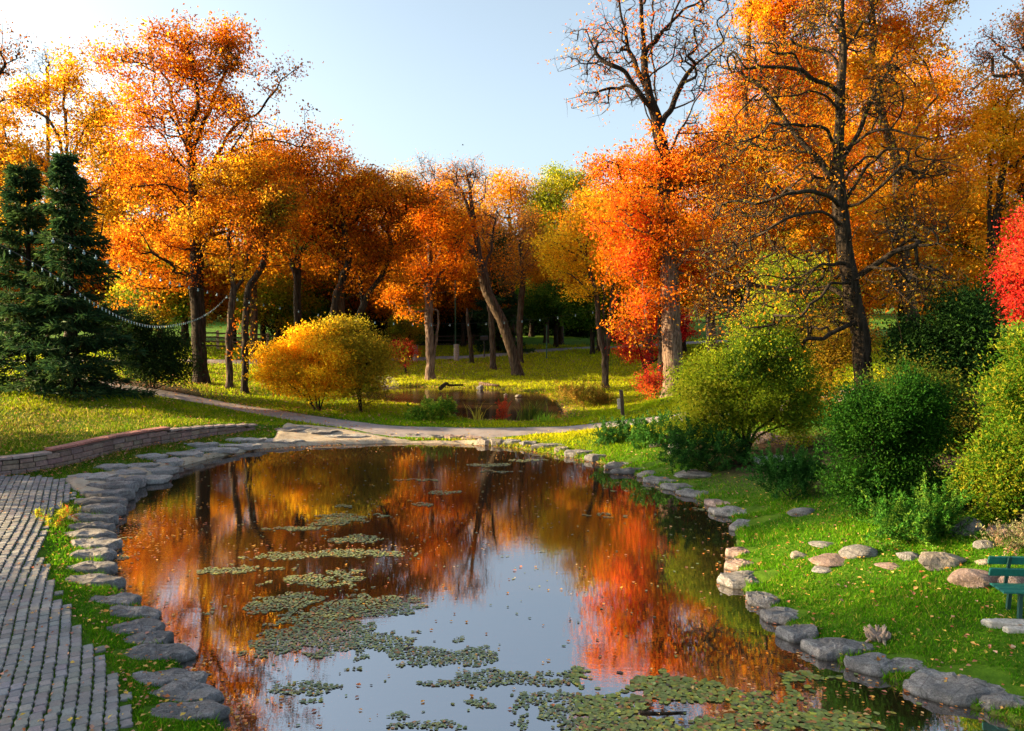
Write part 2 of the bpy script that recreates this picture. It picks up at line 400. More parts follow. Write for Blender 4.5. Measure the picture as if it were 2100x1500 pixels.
# ---------------------------------------------------------------- water
def water_material(name, deep, ior, r0, bs):
    m, nt, b, out = nmat(name)
    tc = nt.nodes.new('ShaderNodeTexCoord'); P = tc.outputs['Object']
    mp = nt.nodes.new('ShaderNodeMapping'); mp.inputs['Scale'].default_value = (.35, 1, 1); L(nt, P, mp.inputs[0])
    n1 = noise(nt, mp.outputs[0], 9, 3, .5); n2 = noise(nt, mp.outputs[0], 34, 2, .5); n3 = noise(nt, P, .16, 3, .5)
    patch = ramp(nt, n3.outputs[0], [(.38, (.12, .12, .12)), (.62, (1, 1, 1))])
    h = mth(nt, 'MULTIPLY', mth(nt, 'ADD', n1.outputs[0], mth(nt, 'MULTIPLY', n2.outputs[0], .35)), patch.outputs[0])
    fr = nt.nodes.new('ShaderNodeFresnel'); fr.inputs[0].default_value = ior
    g = nt.nodes.new('ShaderNodeBsdfAnisotropic'); g.inputs['Roughness'].default_value = r0
    g.inputs['Color'].default_value = (.97, .97, 1, 1)
    d = nt.nodes.new('ShaderNodeBsdfDiffuse'); d.inputs['Color'].default_value = (*deep, 1)
    mx = nt.nodes.new('ShaderNodeMixShader'); L(nt, fr.outputs[0], mx.inputs[0]); L(nt, d.outputs[0], mx.inputs[1]); L(nt, g.outputs[0], mx.inputs[2])
    bm = nt.nodes.new('ShaderNodeBump'); bm.inputs['Strength'].default_value = bs; bm.inputs['Distance'].default_value = .02
    L(nt, h, bm.inputs['Height']); L(nt, bm.outputs[0], g.inputs['Normal'])
    L(nt, mx.outputs[0], out.inputs[0]); nt.nodes.remove(b); return m
def sheet(name, poly, z, mat, grow=0):
    n = len(poly); c = poly.mean(0)
    V = np.array([(x, y, z) for x, y in poly])
    return mesh_np(name, V, np.arange(n), [0], mat)
WATER = water_material('pond_water', (.02, .012, .006), 7, .012, .05)
WATER2 = water_material('small_pond_water', (.05, .028, .014), 1.5, .06, .25)
bx0, by0 = POND.min(0)-.3; bx1, by1 = POND.max(0)+.3
w1 = sheet('pond_water', np.array([(bx0, by0), (bx1, by0), (bx1, by1), (bx0, by1)]), 0, WATER); tag(w1, kind='structure')
bx0, by0 = POND2.min(0)-.4; bx1, by1 = POND2.max(0)+.4
w2 = sheet('small_pond_water', np.array([(bx0, by0), (bx1, by0), (bx1, by1), (bx0, by1)]), P2Z, WATER2); tag(w2, kind='structure')

# ---------------------------------------------------------------- paths
def strip(name, line, width, lift, mat, rng=np.random.default_rng(1), sub=6, jit=.04):
    seg = np.linalg.norm(np.diff(line, axis=0), axis=1); cum = np.concatenate([[0], np.cumsum(seg)])
    s = np.arange(0, cum[-1], .2); P = np.stack([np.interp(s, cum, line[:, k]) for k in (0, 1)], 1)
    T = np.gradient(P, axis=0); T /= np.linalg.norm(T, axis=1)[:, None]; Nn = np.stack([-T[:, 1], T[:, 0]], 1)
    w = np.interp(s/cum[-1], np.linspace(0, 1, len(width)), width) if np.ndim(width) else np.full(len(s), width)
    rows = []
    for k in range(sub+1):
        e = (k/sub-.5)
        off = e*w+(rng.normal(0, jit, len(s)) if k in (0, sub) else 0)
        X = P+Nn*off[:, None]; z = Hg(X[:, 0], X[:, 1])+lift-(.06 if k in (0, sub) else 0)
        rows.append(np.stack([X[:, 0], X[:, 1], z], 1))
    V = np.stack(rows, 1); n = len(s); k = sub+1
    i = (np.arange(n-1)[:, None]*k+np.arange(sub)[None]).ravel(); Qd = np.stack([i+1, i, i+k, i+k+1], 1)
    o = mesh_np(name, V.reshape(-1, 3), Qd, np.arange(len(Qd))*4, mat, smooth=True); tag(o, kind='structure'); return o
def asphalt():
    m, nt, b, out = nmat('worn_asphalt')
    tc = nt.nodes.new('ShaderNodeTexCoord'); P = tc.outputs['Object']
    n1 = noise(nt, P, 1.2, 5); n2 = noise(nt, P, 60, 4, .8); v = nt.nodes.new('ShaderNodeTexVoronoi'); v.inputs['Scale'].default_value = 5; L(nt, P, v.inputs['Vector'])
    c = ramp(nt, mth(nt, 'ADD', mth(nt, 'MULTIPLY', n1.outputs[0], .5), mth(nt, 'MULTIPLY', n2.outputs[0], .5)), [(.35, (.15, .13, .135)), (.6, (.27, .24, .245))])
    lf = mth(nt, 'LESS_THAN', v.outputs['Distance'], .13)
    c2 = mixc(nt, mth(nt, 'MULTIPLY', lf, .7), c.outputs[0], (.28, .14, .08))
    L(nt, c2, b.inputs['Base Color']); b.inputs['Roughness'].default_value = .9; bump(nt, n2.outputs[0], .5, .01, b); return m
ASPH = asphalt()
strip('footpath', PATH, 1.7, .03, ASPH)
strip('far_path', PATH2, 2.4, .03, ASPH)
BP = np.array([gpt(x, y)[:2] for x, y in ((790, 801), (796, 790), (792, 780), (775, 768), (740, 755))])
strip('side_path', smooth_line(BP, 5), 1.5, .035, ASPH)

def walkway():
    m, nt, b, out = nmat('flagstone_mortar')
    tc = nt.nodes.new('ShaderNodeTexCoord'); P = tc.outputs['Object']
    n1 = noise(nt, P, 2.2, 6, .7); n2 = noise(nt, P, 30, 4, .7)
    c = ramp(nt, mth(nt, 'ADD', mth(nt, 'MULTIPLY', n1.outputs[0], .6), mth(nt, 'MULTIPLY', n2.outputs[0], .4)), [(.33, (.13, .10, .07)), (.48, (.33, .27, .2)), (.65, (.46, .40, .31))])
    L(nt, c.outputs[0], b.inputs['Base Color']); b.inputs['Roughness'].default_value = .95; bump(nt, n1.outputs[0], .6, .04, b); return m
def region_sheet(name, poly, lift, mat, step=.12):
    x0, y0 = poly.min(0); x1, y1 = poly.max(0)
    xs = np.arange(x0, x1, step); ys = np.arange(y0, y1, step); X, Y = np.meshgrid(xs, ys)
    d = sdpoly(X, Y, poly); n = len(xs)
    Z = Hg(X, Y)+lift-.10*sstep((d+.12)/.15)
    ok = d < .1; q = (np.arange(len(ys)-1)[:, None]*n+np.arange(n-1)[None])
    keep = ok[:-1, :-1] & ok[1:, :-1] & ok[:-1, 1:] & ok[1:, 1:]; q = q[keep]
    Qd = np.stack([q, q+1, q+n+1, q+n], 1); V = np.stack([X, Y, Z], -1).reshape(-1, 3)
    u = np.unique(Qd); remap = np.zeros(len(V), int); remap[u] = np.arange(len(u))
    o = mesh_np(name, V[u], remap[Qd], np.arange(len(Qd))*4, mat, smooth=True); tag(o, kind='structure'); return o
region_sheet('flagstone_walk', WALK, .06, walkway())

# pavers
rng = np.random.default_rng(5)
pm, nt, b, out = nmat('concrete_paver')
a = N(nt, 'ShaderNodeAttribute', attribute_name='col'); tc = nt.nodes.new('ShaderNodeTexCoord')
n2 = noise(nt, tc.outputs['Object'], 55, 5, .8); n1 = noise(nt, tc.outputs['Object'], 2.5, 4)
c = mixc(nt, 1, a.outputs['Color'], ramp(nt, n2.outputs[0], [(.3, (.65, .65, .65)), (.7, (1.2, 1.2, 1.2))]).outputs[0], 'MULTIPLY')
c = mixc(nt, ramp(nt, n1.outputs[0], [(.5, (0, 0, 0)), (.7, (.45, .45, .45))]).outputs[0], c, (.09, .085, .06))
L(nt, c, b.inputs['Base Color']); b.inputs['Roughness'].default_value = .9; bump(nt, n2.outputs[0], .6, .006, b)
ang = R_(26); cu = np.array([math.cos(ang), math.sin(ang)]); cv = np.array([-math.sin(ang), math.cos(ang)])
pw, pl = .150, .185
I, J = np.meshgrid(np.arange(-140, 140), np.arange(-60, 180)); I = I.ravel(); J = J.ravel()
cen = cu[None]*(I*pw)[:, None]+cv[None]*((J+.5*(I % 2))*pl)[:, None]+np.array([-9, 11])
cen = cen+rng.normal(0, .004, cen.shape)
cen[:, 0] += .05*np.sin(cen[:, 1]*.8); 
m_ = (sdpoly(cen[:, 0], cen[:, 1], PAVE) < rng.normal(-.05, .05, len(cen))) & (cen[:, 1] > 7.5) & (cen[:, 0] > -17)
cen = cen[m_]
hw, hl = .064, .0885
outl = np.array([(-hw, -hl), (-.2*hw, -hl-.004), (hw, -hl+.012), (hw+.008, -.3*hl), (hw-.010, .25*hl), (hw, hl), (.2*hw, hl+.004), (-hw, hl-.012), (-hw-.008, .3*hl), (-hw+.010, -.25*hl)])
k = len(outl); n = len(cen)
rot = rng.normal(0, .02, n); zz = Hg(cen[:, 0], cen[:, 1]); til = rng.normal(0, .012, (n, 2))
def ring(sc, dz):
    o = outl*sc; ca, sa = np.cos(rot), np.sin(rot)
    lx = o[None, :, 0]*ca[:, None]-o[None, :, 1]*sa[:, None]; ly = o[None, :, 0]*sa[:, None]+o[None, :, 1]*ca[:, None]
    X = cen[:, None, 0]+lx*cu[0]+ly*cv[0]; Y = cen[:, None, 1]+lx*cu[1]+ly*cv[1]
    Z = zz[:, None]+dz+lx*til[:, :1]+ly*til[:, 1:]+rng.normal(0, .0025, n)[:, None]*0
    return np.stack([X, Y, Z], -1)
lift = rng.normal(0, .003, n)[:, None]
R0, R1, R2 = ring(1, -.02), ring(1, .028), ring(.9, .036)
V = np.concatenate([R0, R1, R2], 1)
V[:, :, 2] += lift
base = np.arange(n)[:, None]*3*k; j = np.arange(k); j2 = (j+1) % k
qs = np.concatenate([np.stack([j, j2, k+j2, k+j], 1), np.stack([k+j, k+j2, 2*k+j2, 2*k+j], 1)], 0)
qa = (base[:, :, None]+qs[None]).reshape(-1); ta = (base+2*k+j[None]).reshape(-1)
starts = np.concatenate([np.arange(n*2*k)*4, n*2*k*4+np.arange(n)*k])
tone = np.clip(rng.normal(1, .13, n), .6, 1.4)[:, None]*np.array([[.23, .222, .222]])*(1+rng.normal(0, .03, (n, 3)))
tag(mesh_np('paving', V.reshape(-1, 3), np.concatenate([qa, ta]), starts, pm, cols=np.repeat(tone, 3*k, 0)), kind='structure')

# ---------------------------------------------------------------- retaining wall
def wall_build():
    rng = np.random.default_rng(8)
    seg = np.linalg.norm(np.diff(WALLS, axis=0), axis=1); cum = np.concatenate([[0], np.cumsum(seg)]); Lw = cum[-1]
    root = empty('retaining_wall', (WALLS[30][0], WALLS[30][1], float(Hb(*WALLS[30]))), 'low curved block retaining wall with reddish capstones along the left lawn', 'wall')
    loc = np.array(root.location)
    def P(s):
        p = np.array([np.interp(s, cum, WALLS[:, 0]), np.interp(s, cum, WALLS[:, 1])]); q_ = np.array([np.interp(s+.1, cum, WALLS[:, 0]), np.interp(s+.1, cum, WALLS[:, 1])])
        q0 = np.array([np.interp(s-.1, cum, WALLS[:, 0]), np.interp(s-.1, cum, WALLS[:, 1])]); t = q_-q0; return p, math.atan2(t[1], t[0])
    bm, nt, b, out = nmat('split_face_block')
    a = N(nt, 'ShaderNodeAttribute', attribute_name='col'); tc = nt.nodes.new('ShaderNodeTexCoord')
    n1 = noise(nt, tc.outputs['Object'], 14, 6, .75); n2 = noise(nt, tc.outputs['Object'], 2, 4)
    c = mixc(nt, 1, a.outputs['Color'], ramp(nt, n1.outputs[0], [(.3, (.5, .5, .5)), (.7, (1.3, 1.3, 1.3))]).outputs[0], 'MULTIPLY')
    c = mixc(nt, ramp(nt, n2.outputs[0], [(.5, (0, 0, 0)), (.7, (.5, .5, .5))]).outputs[0], c, (.07, .055, .045))
    L(nt, c, b.inputs['Base Color']); b.inputs['Roughness'].default_value = .9; bump(nt, n1.outputs[0], 1, .03, b)
    body = MB(); capm = MB(); red = MB()
    ph = lambda f: (cum[-1]*f)
    # positions of the raised reddish stretch, by arc length
    def s_at(px): 
        d = [abs(project([[w[0], w[1], .6]])[0][0]-px) for w in WALLS]; return cum[int(np.argmin(d))]
    sA, sB = s_at(112), s_at(342)
    bh = .155
    for row in range(4):
        s = (row % 2)*.2
        while s < Lw-.1:
            w = rng.uniform(.34, .46); mid = s+w/2
            if mid > Lw: break
            hgt = wall_h(mid/Lw)+ (.06 if sA < mid < sB else -.02)
            p, an = P(mid); g = float(Hb(*p))-.06
            z0 = row*bh
            if z0 < hgt-.06:
                h = min(bh, hgt-.04-z0) - .012
                nrm = np.array([-math.sin(an), math.cos(an)])
                c_ = p+nrm*(.16+rng.normal(0, .008))
                t = rng.uniform(.75, 1.2)
                body.box((c_[0], c_[1], g+.04+z0+h/2), (w-.02, .3, h), an+rng.normal(0, .02), np.array([.24, .165, .145])*t*(1+rng.normal(0, .05, 3)), bev=.014)
            s += w
    s = 0
    while s < Lw-.15:
        inred = sA < s < sB; w = rng.uniform(.26, .34) if inred else rng.uniform(.4, .55)
        mid = s+w/2; hgt = wall_h(mid/Lw)+(.06 if inred else -.02)
        p, an = P(mid); g = float(Hb(*p))-.06; nrm = np.array([-math.sin(an), math.cos(an)]); c_ = p+nrm*.17
        t = rng.uniform(.85, 1.15)
        col = (np.array([.36, .15, .125]) if inred else np.array([.32, .25, .235]))*t
        (red if inred else capm).box((c_[0], c_[1], g+.02+hgt+.035), (w-.014, .37, .075), an+rng.normal(0, .015), col, bev=.012)
        s += w
    body.build('block_courses', bm, root, loc=loc); capm.build('coping', bm, root, loc=loc)
    o = red.build('coping', bm, root, loc=loc); o['label'] = 'reddish brick coping on the raised middle stretch'
wall_build()

# ---------------------------------------------------------------- sky, sun, camera
SUN_AZ = np.array([-1.0, .08]); SUN_EL = R_(15)
w = bpy.data.worlds.new('World'); bpy.context.scene.world = w; w.use_nodes = True
wn = w.node_tree; bg = wn.nodes['Background']
sky = wn.nodes.new('ShaderNodeTexSky'); sky.sky_type = 'NISHITA'; sky.sun_disc = False
sky.sun_elevation = SUN_EL; sky.sun_rotation = math.atan2(SUN_AZ[0], SUN_AZ[1]) % (2*math.pi)
sky.air_density = .75; sky.dust_density = 4; sky.ozone_density = .9; sky.altitude = 100
hs_ = wn.nodes.new('ShaderNodeHueSaturation'); hs_.inputs['Saturation'].default_value = .64; hs_.inputs['Value'].default_value = 1.08
wn.links.new(sky.outputs[0], hs_.inputs['Color']); tn_ = wn.nodes.new('ShaderNodeMix'); tn_.data_type = 'RGBA'; tn_.blend_type = 'MULTIPLY'; tn_.inputs[0].default_value = 1; tn_.inputs[7].default_value = (.915, 1.0, .985, 1); wn.links.new(hs_.outputs[0], tn_.inputs[6]); wn.links.new(tn_.outputs[2], bg.inputs[0]); bg.inputs[1].default_value = .082
sd = bpy.data.lights.new('sun', 'SUN'); sd.energy = 5; sd.angle = R_(.5); sd.color = (1, .72, .36)
so = bpy.data.objects.new('sun', sd); C.objects.link(so)
u = SUN_AZ/np.linalg.norm(SUN_AZ); dv = Vector((u[0]*math.cos(SUN_EL), u[1]*math.cos(SUN_EL), math.sin(SUN_EL)))
so.rotation_euler = dv.to_track_quat('Z', 'Y').to_euler(); so.location = dv*60
cd = bpy.data.cameras.new('camera'); cd.sensor_width = 36; cd.lens = F/2100*36; cd.clip_end = 3000
co = bpy.data.objects.new('camera', cd); C.objects.link(co); co.location = (0, 0, CAMH)
co.rotation_euler = (math.pi/2-PITCH, 0, 0); bpy.context.scene.camera = co
S = bpy.context.scene; S.view_settings.view_transform = 'Standard'; S.view_settings.look = 'None'; S.view_settings.gamma = 1
S.view_settings.exposure = 2.2
S.cycles.max_bounces = 8; S.cycles.transparent_max_bounces = 4; S.cycles.use_denoising = True
S.cycles.diffuse_bounces = 4; S.cycles.glossy_bounces = 3
# ---------------------------------------------------------------- foliage primitives
def unit(v): return v/(np.linalg.norm(v, axis=-1, keepdims=True)+1e-9)
def leaf_quads(rng, P, size, aspect=.62, up=.35, dirs=None, dj=.6, fold=.18):
    n = len(P); a = rng.normal(0, 1, (n, 3))
    if dirs is not None: a = dirs+a*dj
    a = unit(a); nr = rng.normal(0, 1, (n, 3)); nr[:, 2] += up*2; b_ = unit(np.cross(nr, a)); nn = np.cross(a, b_)
    s = (size*np.clip(np.exp(rng.normal(-.04, .28, n)), .45, 1.5))[:, None]; w = s*aspect*.5
    return np.stack([P, P+a*s*.45+b_*w+nn*s*fold, P+a*s, P+a*s*.45-b_*w+nn*s*fold], 1)
def pal(rng, palette, n, groups=None, jit=.16):
    """one colour per leaf; groups: cluster id per leaf so that a clump leans to one hue"""
    palette = np.asarray(palette, dtype=float); k = len(palette)
    if groups is not None:
        gsel = rng.integers(0, k, groups.max()+1); base = gsel[groups]
        idx = np.where(rng.random(n) < .62, base, rng.integers(0, k, n))
    else: idx = rng.integers(0, k, n)
    c = palette[idx]*np.exp(rng.normal(0, jit, (n, 1)))*np.exp(rng.normal(0, .05, (n, 3)))
    return np.clip(c, 0, 1)
ORANGE = [(.60, .19, .006), (.64, .25, .010), (.52, .13, .005), (.66, .31, .018), (.56, .17, .006), (.20, .065, .008)]
DEEP = [(.42, .115, .006), (.5, .17, .008), (.30, .08, .008), (.52, .22, .012), (.36, .11, .012), (.13, .045, .008)]
GOLD = [(.80, .50, .02), (.78, .40, .015), (.64, .46, .02), (.8, .56, .03), (.5, .36, .015)]
AMBER = [(.60, .30, .012), (.62, .36, .018), (.56, .24, .008), (.44, .18, .010), (.61, .40, .03), (.22, .10, .01)]
YGREEN = [(.34, .36, .02), (.22, .27, .015), (.46, .41, .03), (.14, .2, .015), (.38, .34, .015)]
GREEN = [(.045, .11, .010), (.075, .15, .015), (.03, .075, .01), (.12, .17, .015)]
OLIVE = [(.17, .16, .015), (.25, .18, .015), (.1, .11, .012), (.3, .2, .015)]
SPRUCE = [(.022, .055, .024), (.035, .08, .03), (.015, .04, .02), (.05, .09, .03)]
REDP = [(.60, .02, .02), (.64, .05, .035), (.42, .012, .018), (.60, .10, .03), (.26, .012, .012), (.36, .05, .02)]
DKRED = [(.4, .04, .02), (.55, .07, .03), (.3, .04, .02), (.6, .14, .03)]
BROWN = [(.30, .12, .03), (.22, .10, .03), (.4, .17, .03), (.16, .08, .025)]
REDBR = [(.42, .13, .04), (.5, .2, .06), (.3, .1, .04)]

class Skel:
    """branch skeleton: nodes with parent links"""
    def __init__(s, p): s.P = np.zeros((6000, 3)); s.par = np.full(6000, -1); s.pl = np.zeros(6000); s.ok = np.zeros(6000, bool); s.n = 1; s.P[0] = p
    def add(s, p, par, ok=True):
        i = s.n; s.P[i] = p; s.par[i] = par; s.pl[i] = s.pl[par]+np.linalg.norm(s.P[i]-s.P[par]); s.ok[i] = ok; s.n += 1; return i
    def path(s, pts, start, ok_from=0, step=.6, rng=None, jit=.0):
        pts = smooth_line(np.vstack([s.P[start], pts]), 5) if len(pts) > 1 else np.vstack([s.P[start], pts])
        seg = np.linalg.norm(np.diff(pts, axis=0), axis=1); cum = np.concatenate([[0], np.cumsum(seg)])
        cur = start
        for d in np.arange(step, cum[-1]+step*.5, step):
            d = min(d, cum[-1]); p = np.array([np.interp(d, cum, pts[:, k]) for k in range(3)])
            if rng is not None: p = p+rng.normal(0, jit, 3)
            cur = s.add(p, cur, d > ok_from)
        return cur
    def near(s, p):
        return int(np.argmin(np.linalg.norm(s.P[:s.n]-p, axis=1)+np.where(s.P[:s.n, 2] > p[2], .4, 0)))
    def grow(s, pts, bf=.25, upw=1.0, maxseg=1.6, rng=None):
        oks = np.flatnonzero(s.ok[:s.n]); A = s.P[oks]
        d0 = np.array([np.min(np.linalg.norm(A-p, axis=1)) for p in pts])
        for i in np.argsort(d0):
            p = pts[i]; n = s.n; v = p-s.P[:n]; d = np.linalg.norm(v, axis=1)
            cost = d+bf*s.pl[:n]+upw*np.maximum(-v[:, 2]-.15, 0)+np.where(s.ok[:n], 0, 1e6)
            j = int(np.argmin(cost)); L_ = d[j]
            k = int(L_//maxseg)
            cur = j
            for t in range(1, k+1):
                q_ = s.P[j]+(p-s.P[j])*t/(k+1)+(rng.normal(0, .07*L_/(k+1), 3) if rng is not None else 0)
                q_[2] += .04*L_*math.sin(math.pi*t/(k+1)); cur = s.add(q_, cur)
            s.add(p, cur)
    def mesh(s, R, rtip, mb, flare=.5, smooth=2, kmin=3, jit=.0, rng=None, emax=3.):
        n = s.n; par = s.par[:n]; P = s.P[:n].copy()
        ch = [[] for _ in range(n)]
        for i in range(1, n): ch[par[i]].append(i)
        tips = np.zeros(n)
        for i in range(n-1, 0, -1):
            if not ch[i]: tips[i] = 1
            tips[par[i]] += tips[i]
        e = min(emax, math.log(max(tips[0], 2))/math.log(R/rtip)); r = rtip*np.maximum(tips, 1)**(1/e)
        # taper along unbranched parts
        r[0] = R
        h = P[:, 2]-P[0, 2]; ontrunk = r > R*.5
        r = r*np.where(ontrunk, 1+flare*np.exp(-np.maximum(h, 0)/(R*1.1)), 1)
        # chains
        stack = [(0, None)]; s.leafnodes = [i for i in range(n) if not ch[i]]
        while stack:
            st, pr = stack.pop(); chain = [st] if pr is None else [pr, st]; cur = st
            while ch[cur]:
                kids = sorted(ch[cur], key=lambda q_: -tips[q_]); nx_ = kids[0]
                for q_ in kids[1:]: stack.append((q_, cur))
                chain.append(nx_); cur = nx_
            pts = P[chain]; rr = r[chain].copy()
            if pr is not None: rr[0] = min(rr[0], rr[1]*1.25)
            rr[-1] = rtip*.5
            if len(pts) >= 3:
                m = 4 if rr.max() > .06 else 2
                q_ = smooth_line(pts, m); rr = np.interp(np.linspace(0, len(pts)-1, len(q_)), np.arange(len(pts)), rr); pts = q_
            big = rr.max(); k = 12 if big > .22 else 8 if big > .09 else 5 if big > .04 else 3
            if rng is not None and big > .12: rr = rr*(1+rng.normal(0, .025, len(rr)))
            mb.tube(pts, rr, k, cap=False)
        s.r = r
def px_pts(pts, D, rng=None, dj=0):
    """pixel polyline (px,py[,depth offset]) at distance D"""
    return np.array([at(p[0], p[1], D+(p[2] if len(p) > 2 else 0)) for p in pts])
def sample_blobs(rng, blobs_, D, n, shell=2.0, depth=1.0):
    W = np.array([b_[2]*b_[3]*(b_[4] if len(b_) > 4 else 1) for b_ in blobs_], dtype=float); W /= W.sum()
    out = []
    for b_, wt in zip(blobs_, W):
        k = max(1, int(round(n*wt))); d = unit(rng.normal(0, 1, (k, 3))); r = rng.random(k)**(1/shell)
        r = r*(1+.12*np.sin(5*d[:, 0]+3*d[:, 2]+b_[0]))
        do = b_[5] if len(b_) > 5 else 0
        c = at(b_[0], b_[1], D+do); sx = b_[2]/F*D; sz = b_[3]/F*D; A = np.array([sx, min(sx, 5.5)*depth, sz])
        ns = max(2, k//11); sub = c+unit(rng.normal(0, 1, (ns, 3)))*(rng.random((ns, 1))**(1/2.6))*A*.9
        pc = sub[rng.integers(0, ns, k)]+rng.normal(0, 1, (k, 3))*np.array([.55, .55, .38])*min(1.35, max(.5, sx*.42))
        out.append(np.where(rng.random((k, 1)) < .78, pc, c+d*r[:, None]*A))
    return np.vstack(out)
def twigs(rng, mb, P, k, ln, r, droop=0., up=.4):
    n = len(P); starts = np.repeat(P, k, 0); m = len(starts)
    d = unit(rng.normal(0, 1, (m, 3))+np.array([0, 0, up])); l = ln*rng.uniform(.5, 1.3, m)
    mid = starts+d*(l*.5)[:, None]+rng.normal(0, .06*ln, (m, 3)); end = starts+d*l[:, None]+np.array([0, 0, -droop])*l[:, None]+rng.normal(0, .1*ln, (m, 3))
    # flat triangular-section twigs built in bulk
    ref = np.array([.3, .2, 1.]); u_ = unit(np.cross(d, ref)); w_ = np.cross(d, u_)
    a = np.arange(3)*2*math.pi/3
    rings = []
    for C_, rr in ((starts, r), (mid, r*.75), (end, r*.3)):
        rings.append(C_[:, None]+rr*(np.cos(a)[None, :, None]*u_[:, None]+np.sin(a)[None, :, None]*w_[:, None]))
    V = np.stack(rings, 1).reshape(m, 9, 3)
    base = np.arange(m)[:, None, None]*9
    q_ = np.array([[i+j, i+(j+1) % 3, i+3+(j+1) % 3, i+3+j] for i in (0, 3) for j in range(3)])
    mb.quads(V.reshape(-1, 3), (base+q_[None]).reshape(-1, 4)); return mid, end

LEAFMUL = 1.8
def tree(name, label, cat, base, D, trunk, crown, R=.3, N_=350, leaves=12000, leaf=.17, palette=ORANGE, limbs=(), bark=None,
         rtip=.014, bf=.22, shell=2.2, clump=.33, twig=(1, .5), seed=1, group=None, clear=.55, leafmask=None, depth=1.0, up=.35, upw=1., extra=None, ginclude=1., lam=1.0, stems=()):
    """base (px,py) only gives the column; the foot stands on the ground at distance D"""
    rng = np.random.default_rng(seed); bark = bark or BARK
    g = gD(base[0], D); loc = g+np.array([0, 0, -.12])
    root = empty(name, tuple(loc), label, cat, group)
    sk = Skel(loc); tp = px_pts(trunk, D)
    tl = np.linalg.norm(tp[-1]-loc)
    top = sk.path(tp, 0, ok_from=tl*clear, step=.55, rng=rng, jit=.02)
    for st in stems: sk.path(px_pts(st, D), 0, ok_from=np.linalg.norm(px_pts(st, D)[-1]-loc)*clear, step=.5, rng=rng, jit=.03)
    for lb in limbs:
        pts = px_pts(lb, D); st = sk.near(pts[0]); sk.path(pts[1:], st, ok_from=.2, step=.5, rng=rng, jit=.035)
    if not sk.ok[:sk.n].any(): sk.ok[sk.n-1] = True
    if crown: sk.grow(sample_blobs(rng, crown, D, N_, shell, depth), bf, upw, rng=rng)
    mb = MB(); sk.mesh(R, rtip, mb, rng=rng)
    ends = sk.P[sk.leafnodes]
    small = np.flatnonzero((sk.r[:sk.n] < rtip*3.2) & sk.ok[:sk.n])
    srcs = sk.P[small]
    if len(srcs) == 0: srcs = ends
    if twig[0]: mid, end = twigs(rng, mb, srcs, twig[0], twig[1], rtip*.62)
    else: mid = end = srcs
    mb.build('trunk', bark, root, smooth=True, loc=loc)
    if leaves:
        cc = np.vstack([end, mid, srcs]) if twig[0] else srcs
        if leafmask is not None:
            x, y = project(cc); cc = cc[leafmask(x, y, rng)]
        leaves = int(leaves*LEAFMUL); per = max(1, int(leaves/len(cc))); gid = np.repeat(np.arange(len(cc)), per)
        keepc = np.exp(rng.normal(-.1, .95, len(cc)))
        keep = rng.random(len(gid)) < np.clip(keepc[gid]*.75, 0, 1); gid = gid[keep]
        P = cc[gid]+rng.normal(0, 1, (len(gid), 3))*np.array([clump, clump, clump*.55])
        # hue by neighbourhood: clusters of nearby clumps share a tint
        cell = np.floor(P/1.5).astype(int); key = (cell[:, 0]*73856093 ^ cell[:, 1]*19349663 ^ cell[:, 2]*83492791) % 997
        V = leaf_quads(rng, P, leaf*.80, up=up)
        polys('crown', V, 4, LEAF, root, pal(rng, palette, len(P), key), loc=loc)
    return root, sk

# ---------------------------------------------------------------- conifers
def spruce(label, px, D, toppy, halfw, seed, palette=SPRUCE, n_br=150, group=None, name='spruce_tree', start=.03, size=.30, dens=1.0):
    rng = np.random.default_rng(seed); g = gD(px, D); top = at(px, toppy, D); Hh = top[2]-g[2]; loc = g-np.array([0, 0, .1])
    root = empty(name, tuple(loc), label, 'spruce' if name == 'spruce_tree' else 'tree', group)
    mb = MB(); mb.tube(np.array([g+(0, 0, -.1), g+(0, 0, Hh*.5), top]), np.array([.22, .13, .02]), 8)
    W = halfw/F*D; Vs = []; gids = []
    hs = np.sort(rng.random(n_br)**.9)*(1-start)+start
    for bi, h in enumerate(hs):
        az = rng.uniform(0, 2*math.pi); h = h*.55+.45*(round(h*17)/17)+rng.normal(0, .006); h = min(max(h, .02), .985); Lb = W*(1-h)**.9*rng.choice([.45, .7, .9, 1.1, 1.3])+.14
        d = np.array([math.cos(az), math.sin(az), 0]); z0 = g[2]+h*Hh*.985
        drop = (.42-.75*h+rng.normal(0, .08))*Lb
        t = np.linspace(0, 1, 7)[:, None]
        pts = np.array([g[0], g[1], z0])+d*Lb*t+np.array([0, 0, 1])*(-drop*t**1.3+.16*Lb*t**3)
        mb.tube(pts, np.linspace(.035, .008, 7), 3, cap=False)
        m = int(90*Lb*dens)+20
        tt = rng.random(m)**.75; p = np.stack([np.interp(tt, t[:, 0], pts[:, k]) for k in range(3)], 1)
        side = np.array([-d[1], d[0], 0]); sgn = rng.choice([-1, 1], m)
        ln = (.42*Lb*(1.05-tt)+.12)*rng.random(m)
        off = side[None]*(sgn*ln)[:, None]+d[None]*(ln*.5)[:, None]+np.array([0, 0, -1.])[None]*(ln*.28)[:, None]
        P = p+off+rng.normal(0, .035, (m, 3))
        dd = unit(side[None]*sgn[:, None]*.6+d[None]*.7+np.array([0, 0, -.15]))
        Vs.append(leaf_quads(rng, P, size, aspect=.22, up=.6, dirs=dd, dj=.45, fold=.1)); gids.append(np.full(m, bi))
    mb.build('trunk', BARKD, root, loc=loc, smooth=True)
    V = np.concatenate(Vs); gid = np.concatenate(gids)
    polys('crown', V, 4, NEEDLE, root, pal(rng, palette, len(V), gid, .2), loc=loc); return root

